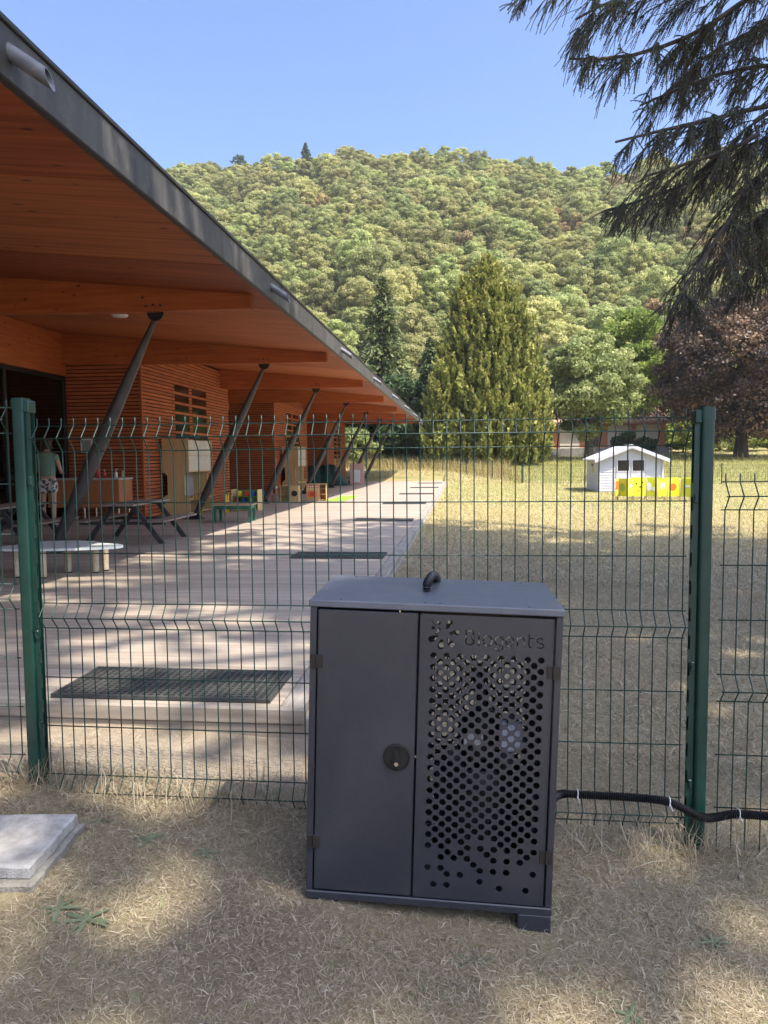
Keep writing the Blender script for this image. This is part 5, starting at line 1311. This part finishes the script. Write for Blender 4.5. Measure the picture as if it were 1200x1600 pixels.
# sprays that hang into the picture
def px3(px, py, Y): p = at_y(px, py, Y); return np.array([p.x, p.y, p.z]) - org
view_limbs = [
    ([px3(1330,150,8.2), px3(1200,165,8.9), px3(1120,185,8.7), px3(1030,205,8.4), px3(962,222,8.1)], 7.2),
    ([px3(1340,215,8.0), px3(1200,265,8.4), px3(1150,330,8.2), px3(1092,415,7.9), px3(1048,490,7.6)], 6.2),
    ([px3(1300,-90,8.8), px3(1165,0,9.0), px3(1080,55,8.8), px3(980,88,8.5), px3(890,92,8.3)], 9.0),
    ([px3(1250,-180,9.0), px3(1100,-90,9.0), px3(950,-50,8.7), px3(800,-10,8.4)], 10.0),
    ([px3(1330,190,9.2), px3(1200,215,9.5), px3(1100,275,9.2), px3(1005,312,8.9), px3(940,332,8.7)], 6.8),
    ([px3(1330,60,9.6), px3(1200,100,10.0), px3(1110,120,9.7), px3(1000,165,9.4)], 8.2),
    ([px3(1320,300,9.4), px3(1200,330,9.6), px3(1140,395,9.4), px3(1100,465,9.1)], 5.8),
    ([px3(1300,-30,10.2), px3(1190,40,10.3), px3(1100,90,10.1), px3(1040,150,9.9)], 8.8),
    ([px3(1280,120,8.0), px3(1180,215,8.2), px3(1090,250,8.1), px3(1010,275,7.9)], 6.6),
    ([px3(1250,-60,8.3), px3(1060,-30,8.3), px3(960,0,8.2), px3(900,30,8.0)], 9.0),
    ([px3(1320,330,10.4), px3(1230,360,10.4), px3(1180,420,10.2), px3(1150,470,10.0)], 6.0)]
for (pts, zst) in view_limbs:
    a0 = np.array([0,0,zst]); C = curve([a0, (a0+pts[0])/2 + np.array([0,0,.5])] + pts, 40)
    wd.tube([tuple(p) for p in C], list(np.linspace(.13, .012, 40)), 7)
    n0 = 14
    for q in range(104):
        s = n0 + int((40-n0-1)*r.uniform(0, 1)**.85); dv = unit(C[min(s+1,39)]-C[s-1]); side = unit(np.cross(dv, np.array([0,0,1.])))*(1 if q % 2 else -1)
        L_ = r.uniform(.35, .95)*(1.15-.5*(s-n0)/(40-n0)); d0 = unit(dv*.75 + side*r.uniform(.2, .9) + np.array([0,0,r.uniform(-.55,.12)]))
        B = curve([C[s], C[s]+d0*L_*.5, C[s]+d0*L_ + np.array([0,0,-.22*L_])], 9)
        okB = ok_fine(B+org)
        if not okB[4]: continue
        tw.tube([tuple(p) for p in B[okB]] if okB.sum() > 2 else [tuple(p) for p in B[:3]], .006, 4, False)
        K_, T_ = 17, 16
        ii = r.integers(1, 9, K_); d1 = unit(d0*1.0 + side*r.uniform(-.8,.8,(K_,1)) + r.normal(0,.28,(K_,3)) + np.array([0,0,-1.])*r.uniform(.05,1.3,(K_,1))); L2 = r.uniform(.09, .34, (K_,1,1))
        t_ = np.linspace(0.04, 1, T_)[None,:,None]; P = B[ii][:,None,:] + d1[:,None,:]*t_*L2 + np.array([0,0,-1.])*(t_**2)*L2*.22
        kp = ok_fine(P[:,10]+org) & ok_fine(P[:,5]+org) & ok_fine(P[:,0]+org); P = P[kp]
        if not len(P): continue
        axd = unit(np.gradient(P, axis=1)); sd_ = unit(np.cross(axd, np.array([.3,1.,.2])))*.0026
        st_ = np.stack([P-sd_, P+sd_], 2); m_ = len(P)          # flat stems
        V = st_.reshape(-1, 3); b0 = (np.arange(m_)[:,None]*T_*2 + np.arange(T_-1)[None,:]*2).ravel()
        SV.append(V); SF.append(np.stack([b0, b0+1, b0+3, b0+2], 1)+sb_); sb_ += len(V)
        Pf, Af = P.reshape(-1,3), axd.reshape(-1,3)
        for z_ in range(4):
            rd = unit(np.cross(Af, r.normal(0, 1, (len(Pf), 3)))); tip = Pf + (rd*.85 + Af*.5)*r.uniform(.011, .021, (len(Pf), 1)); bs = np.cross(rd, Af)*.0048
            V = np.stack([Pf-bs, Pf+bs, tip], 1).reshape(-1, 3); TV.append(V); TF.append(np.arange(len(V)).reshape(-1, 3)+tb_); tb_ += len(V); TT.append(np.clip(r.normal(.45, .2, len(Pf)) + np.repeat(r.normal(0,.15,m_), T_), 0, 1))
link('trunk', wd.mesh('trunk', M['bark'], True), cd)
cr_ = link('crown', np_mesh('crown', np.concatenate(CV), np.concatenate(CF), LM['cedar'], np.concatenate(CT)), cd); cr_['kind'] = 'stuff'
ns_ = link('needle_sprays', np_mesh('needle_sprays', np.concatenate(TV), np.concatenate(TF), LM['cedar'], np.concatenate(TT)), cd); ns_['kind'] = 'stuff'
sv_ = link('fine_stems', np_mesh('fine_stems', np.concatenate(SV), np.concatenate(SF), M['bark']), cd); sv_['kind'] = 'stuff'
tw_ = link('twigs', tw.mesh('twigs', M['bark'], False, fixn=False), cd); tw_['kind'] = 'stuff'

# ------------------------------------------------------------------ grass
LM['straw'] = leaf_mat('straw_blades', [(0,(.17,.14,.095)),(.3,(.36,.30,.205)),(.7,(.54,.46,.33)),(.9,(.68,.60,.46)),(1,(.30,.34,.16))], trans=.3, objvar=.0, rough=.7, spec=.15)
LM['meadow'] = leaf_mat('meadow_blades', [(0,(.22,.20,.07)),(.5,(.42,.33,.13)),(1,(.56,.45,.22))], trans=.4, objvar=.0, rough=.7)
def blades(name, mat, X, Y, lo, hi, wid, lift, r, tint, drop=.0, label=None, cat=None):
    n = len(X); Z = gz(X, Y); B = np.stack([X, Y, Z - .002], 1); a = r.uniform(0, 2*np.pi, n); L_ = r.uniform(lo, hi, n)
    el = np.clip(r.normal(lift, .32, n), .02, 1.5); h = np.stack([np.cos(a), np.sin(a)], 1)
    bend = r.uniform(-.5, .9, n)
    m1 = B + np.stack([h[:,0]*np.cos(el)*L_*.5, h[:,1]*np.cos(el)*L_*.5, np.sin(el)*L_*.5], 1)
    el2 = el - bend*.7; a2 = a + r.normal(0, .5, n)
    t1 = m1 + np.stack([np.cos(a2)*np.cos(el2)*L_*.5, np.sin(a2)*np.cos(el2)*L_*.5, np.sin(el2)*L_*.5], 1)
    gm = gz(t1[:,0], t1[:,1]) + .003; t1[:,2] = np.maximum(t1[:,2], gm); m1[:,2] = np.maximum(m1[:,2], gz(m1[:,0], m1[:,1])+.004)
    sd = np.stack([-h[:,1], h[:,0], r.normal(0, .5, n)], 1); sd = unit(sd)*(wid*r.uniform(.6, 1.4, n))[:, None]
    V = np.stack([B-sd, B+sd, m1+sd*.9, m1-sd*.9, t1+sd*.15, t1-sd*.15], 1).reshape(-1, 3); b0 = np.arange(n)*6
    F = np.stack([np.stack([b0, b0+1, b0+2, b0+3], 1), np.stack([b0+3, b0+2, b0+4, b0+5], 1)], 1).reshape(-1, 4)
    return tag(link(name, np_mesh(name, V, F, mat, np.repeat(tint, 2))), label, cat, kind='stuff')
def scatter(r, n, x0, x1, y0, y1, keepf):
    X = r.uniform(x0, x1, n); Y = r.uniform(y0, y1, n); k = keepf(X, Y); return X[k], Y[k]
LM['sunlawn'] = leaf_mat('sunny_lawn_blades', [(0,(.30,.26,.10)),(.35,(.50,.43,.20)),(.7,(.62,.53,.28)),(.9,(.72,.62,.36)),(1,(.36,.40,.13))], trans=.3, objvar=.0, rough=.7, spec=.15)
r = np.random.default_rng(5)
def dens(X, Y):
    s = smooth(2.72, 3.0, Y + .12*wob(X, Y, 3.0))*smooth(3.9, 3.6, Y)*smooth(-.35, -.75, X + .1*wob(Y, X, 3))
    so = np.clip(np.exp(-(((X+.62)/.22)**2+((Y-1.98)/.28)**2))*1.1, 0, 1)
    d = 1 - .93*s - .55*so; d = d*(.55 + .45*np.clip(.5+.9*wob(X, Y, 1.6), 0, 1))
    d = np.where((X < DX1+.03) & (Y > 3.5), 0, d)
    d = np.where((X > -2.2) & (X < -1.325) & (Y > 1.94) & (Y < 2.42), 0, d)          # slab
    d = np.where((X > -.47) & (X < .25) & (Y > 2.15) & (Y < 2.6), .1, d)             # under the cabinet
    d = np.where((X > -.5) & (X < .28) & (Y > 2.02) & (Y <= 2.15), d*.35, d)          # trodden in front of it
    return r.uniform(size=len(X)) < d
def tints(r, X, Y):
    g = (.5 + .9*wob(X+3, Y-1, .9)); t_ = np.clip(r.beta(2.2, 2.2, len(X)) + .08*wob(X, Y, 1.1), 0, .93)
    return np.where(r.uniform(size=len(X)) < .03 + .12*np.clip(g-.75, 0, 1), 1.0, t_)
X, Y = scatter(r, 290000, -2.0, 2.0, 1.15, 3.6, dens)
blades('dry_grass', LM['straw'], X, Y, .014, .052, .0010, .15, r, tints(r, X, Y), label='short dry straw-coloured grass in front of and under the fence', cat='grass')
X, Y = scatter(r, 115000, -.8, 4.6, 3.4, 9.0, lambda X, Y: dens(X, Y) & (X < .45*Y+.4))
blades('lawn_grass', LM['straw'], X, Y, .03, .085, .0020, .32, r, tints(r, X, Y), label='dry lawn in the shade of the cedar', cat='grass')
X, Y = scatter(r, 115000, -.75, 9, 8.6, 22, lambda X, Y: (X < .45*Y+.4) & (X > DX1+.03))
dry = r.uniform(size=len(X)) < np.clip((18.5-Y + 1.6*wob(X, Y, .5))/8.5, 0, 1)
blades('mid_lawn', LM['straw'], X[dry], Y[dry], .04, .11, .0040, .42, r, tints(r, X[dry], Y[dry]), label='dry lawn along the edge of the cedar shade', cat='grass')
X, Y = X[~dry], Y[~dry]
blades('sunny_lawn', LM['sunlawn'], X, Y, .05, .12, .0045, .45, r, tints(r, X, Y), label='sunlit dry lawn beyond the cedar shade', cat='grass')
X, Y = scatter(r, 90000, -.7, 17, 22, 39.5, lambda X, Y: (X < .45*Y+.4) & (X > DX1+.03))
blades('far_lawn', LM['sunlawn'], X, Y, .05, .12, .008, .5, r, np.where(r.uniform(size=len(X)) < .35, 1.0, np.clip(tints(r, X, Y), 0, 1)), label='sunlit patchy lawn round the white shed', cat='grass')
X, Y = scatter(r, 40000, -15, 4, 38, 51, lambda X, Y: (X > -.33*Y) & ((Y > 43.75) | (X > DX1+.05)))
blades('edge_lawn', LM['sunlawn'], X, Y, .06, .18, .010, .8, r, tints(r, X, Y), label='short sunny grass round the far end of the deck', cat='grass')
# tall unmown grass beyond the deck and the low fence
LM['greenmeadow'] = leaf_mat('green_meadow_blades', [(0,(.22,.26,.07)),(.6,(.40,.41,.13)),(1,(.56,.50,.22))], trans=.4, objvar=.0, rough=.7)
X, Y = scatter(r, 70000, 2.5, 34, 39.3, 62, lambda X, Y: (X < .46*Y))
blades('green_meadow', LM['greenmeadow'], X, Y, .08, .24, .011, 1.0, r, r.uniform(0, 1, len(X)), label='greenish unmown grass behind the white shed', cat='grass')
X, Y = scatter(r, 60000, -13, 34, 39, 64, lambda X, Y: (X > -.33*Y) & (X < .46*Y) & (((Y > 51-.39*(X+14)) & (X < -1.2)) | ((Y > 46-1.63*(X+1.2)) & (X >= -1.2) & (X < 3.1)) | ((X >= 3.1) & (Y > 39.2))) & (r.uniform(size=len(X)) < np.where(X < 3, 1, .04)))
hsc = np.where(X < 2, 1.0, .6)
blades('meadow_grass', LM['meadow'], X, Y, .35, .95, .012, 1.15, r, np.clip(r.uniform(0, 1, len(X))*np.where(X < 3, 1, .75), 0, 1), label='tall dry meadow grass beyond the low wire fence', cat='grass')
# taller tufts round the posts and cabinet
tX, tY = [], []
for (cx, cy, n, s) in ((XL, FY-.03, 260, .07), (XR, FY-.03, 160, .06), (-.9, 2.72, 350, .22), (-.45, 2.7, 200, .1), (.6, 2.66, 260, .2), (-1.3, 2.66, 200, .15), (1.2, 2.7, 200, .2)):
    tX.append(r.normal(cx, s, n)); tY.append(r.normal(cy, s*.45, n))
tX, tY = np.concatenate(tX), np.concatenate(tY)
blades('grass_tufts', LM['straw'], tX, tY, .07, .20, .0013, .85, r, tints(r, tX, tY), label='taller dry grass tufts round the posts and the cabinet foot', cat='grass')
# crumbs of soil and pebbles beside the cabinet
bmc = bmesh.new()
for i in range(520):
    x = rnd.gauss(-.62, .2) if i < 380 else rnd.uniform(-1.7, 1.4); y = rnd.gauss(2.0, .24) if i < 380 else rnd.uniform(1.25, 2.7)
    if -.475 < x < .25 and 2.14 < y < 2.6: continue
    if -2.2 < x < -1.32 and 1.93 < y < 2.42: continue
    s_ = rnd.uniform(.003, .009) if i < 505 else rnd.uniform(.010, .016)
    mtx = Matrix.Translation((x, y, gz1(x, y) + s_*.35)) @ Matrix.Rotation(rnd.uniform(0, 6.28), 4, 'Z') @ Matrix.Rotation(rnd.uniform(0, 6.28), 4, 'X') @ Matrix.Diagonal((s_*rnd.uniform(.7,1.3), s_*rnd.uniform(.7,1.3), s_*rnd.uniform(.5,.9), 1))
    g_ = bmesh.ops.create_icosphere(bmc, subdivisions=1, radius=1, matrix=mtx)
    for v_ in g_['verts']: v_.co += Vector((rnd.uniform(-1,1), rnd.uniform(-1,1), rnd.uniform(-1,1)))*s_*.18
me = bpy.data.meshes.new('soil_crumbs'); bmc.to_mesh(me); bmc.free(); me.materials.append(M['stone'])
tag(link('soil_crumbs', me), 'loose soil crumbs and pebbles beside the cabinet', 'soil', kind='stuff')
# small weeds
def weed(x, y, n, L_, wdt, label, flat=.25):
    o = thing('weed', label, 'weed', (x, y, gz1(x, y)), rnd.uniform(0, 6.28), 'green weeds in the dry grass')
    for i in range(n):
        a = 2*math.pi*i/n + rnd.uniform(-.35, .35); l_ = L_*rnd.uniform(.6, 1.2); V = []
        m_ = 6
        for k in range(m_+1):
            q = k/m_; wq = wdt*l_/L_*math.sin(math.pi*min(.97, q*.9+.08))**.8*(1+.25*(k % 2)); rr_ = l_*q; zq = .006 + l_*(flat*q - flat*1.0*q*q)
            for s in (-1, 0, 1): V.append((rr_*math.cos(a) - s*wq*math.sin(a), rr_*math.sin(a) + s*wq*math.cos(a), zq + (0 if s else -.15*wq)))
        F = [(k*3+j, k*3+j+1, k*3+j+4, k*3+j+3) for k in range(m_) for j in (0, 1)]
        mb = MB(); mb.v = V; mb.f = F; me = mb.mesh('leaf', M['weed'], True, fixn=False)
        at = me.attributes.new('tint', 'FLOAT', 'FACE'); at.data.foreach_set('value', np.full(len(F), rnd.uniform(.1, .9), np.float32)); link('leaf', me, o)
def gp(px, py):
    d = ray(px, py); t_ = 1.0
    for _ in range(30): t_ = (gz1(d.x*t_, d.y*t_) - EYE)/d.z
    return d.x*t_, d.y*t_
for (px, py, n, L_, wdt, lb_) in ((135, 1440, 7, .10, .014, 'large jagged green weed near the corner of the concrete slab'), (92, 1422, 4, .08, .013, 'pale green weed leaves tight against the slab rim'), (235, 1312, 6, .07, .011, 'grey-green weed rosette between the slab and the cabinet'),
        (155, 1285, 3, .05, .008, 'tiny green weed beside the back corner of the slab'), (320, 1335, 4, .05, .009, 'small upright weed in the bare soil'), (430, 1240, 6, .06, .008, 'small weed at the foot of the wire panel beside the cabinet'),
        (1115, 1475, 5, .06, .008, 'small weed in the grass right of the cabinet'), (985, 1590, 5, .06, .009, 'small green weed among the longest straw'), (740, 1500, 3, .07, .003, 'thin yellow-green blade tuft in front of the cabinet')):
    x, y = gp(px, py); weed(x, y, n+2, L_*.9, wdt*.55, lb_, .15)

# ------------------------------------------------------------------ summer haze over the valley
hzm = bpy.data.materials.new('haze_air'); hzm.use_nodes = True; t = hzm.node_tree; t.nodes.clear()
ho_ = t.nodes.new('ShaderNodeOutputMaterial'); pv = t.nodes.new('ShaderNodeVolumePrincipled'); pv.inputs['Color'].default_value = (.92,.93,.90,1); pv.inputs['Density'].default_value = .00030; pv.inputs['Anisotropy'].default_value = 0.0
t.links.new(pv.outputs[0], ho_.inputs['Volume'])
hb = MB().box(-630, 630, -530, 450, -3, 140).part('haze', hzm, None); tag(hb, 'thin pale summer haze filling the valley', 'haze', kind='stuff')
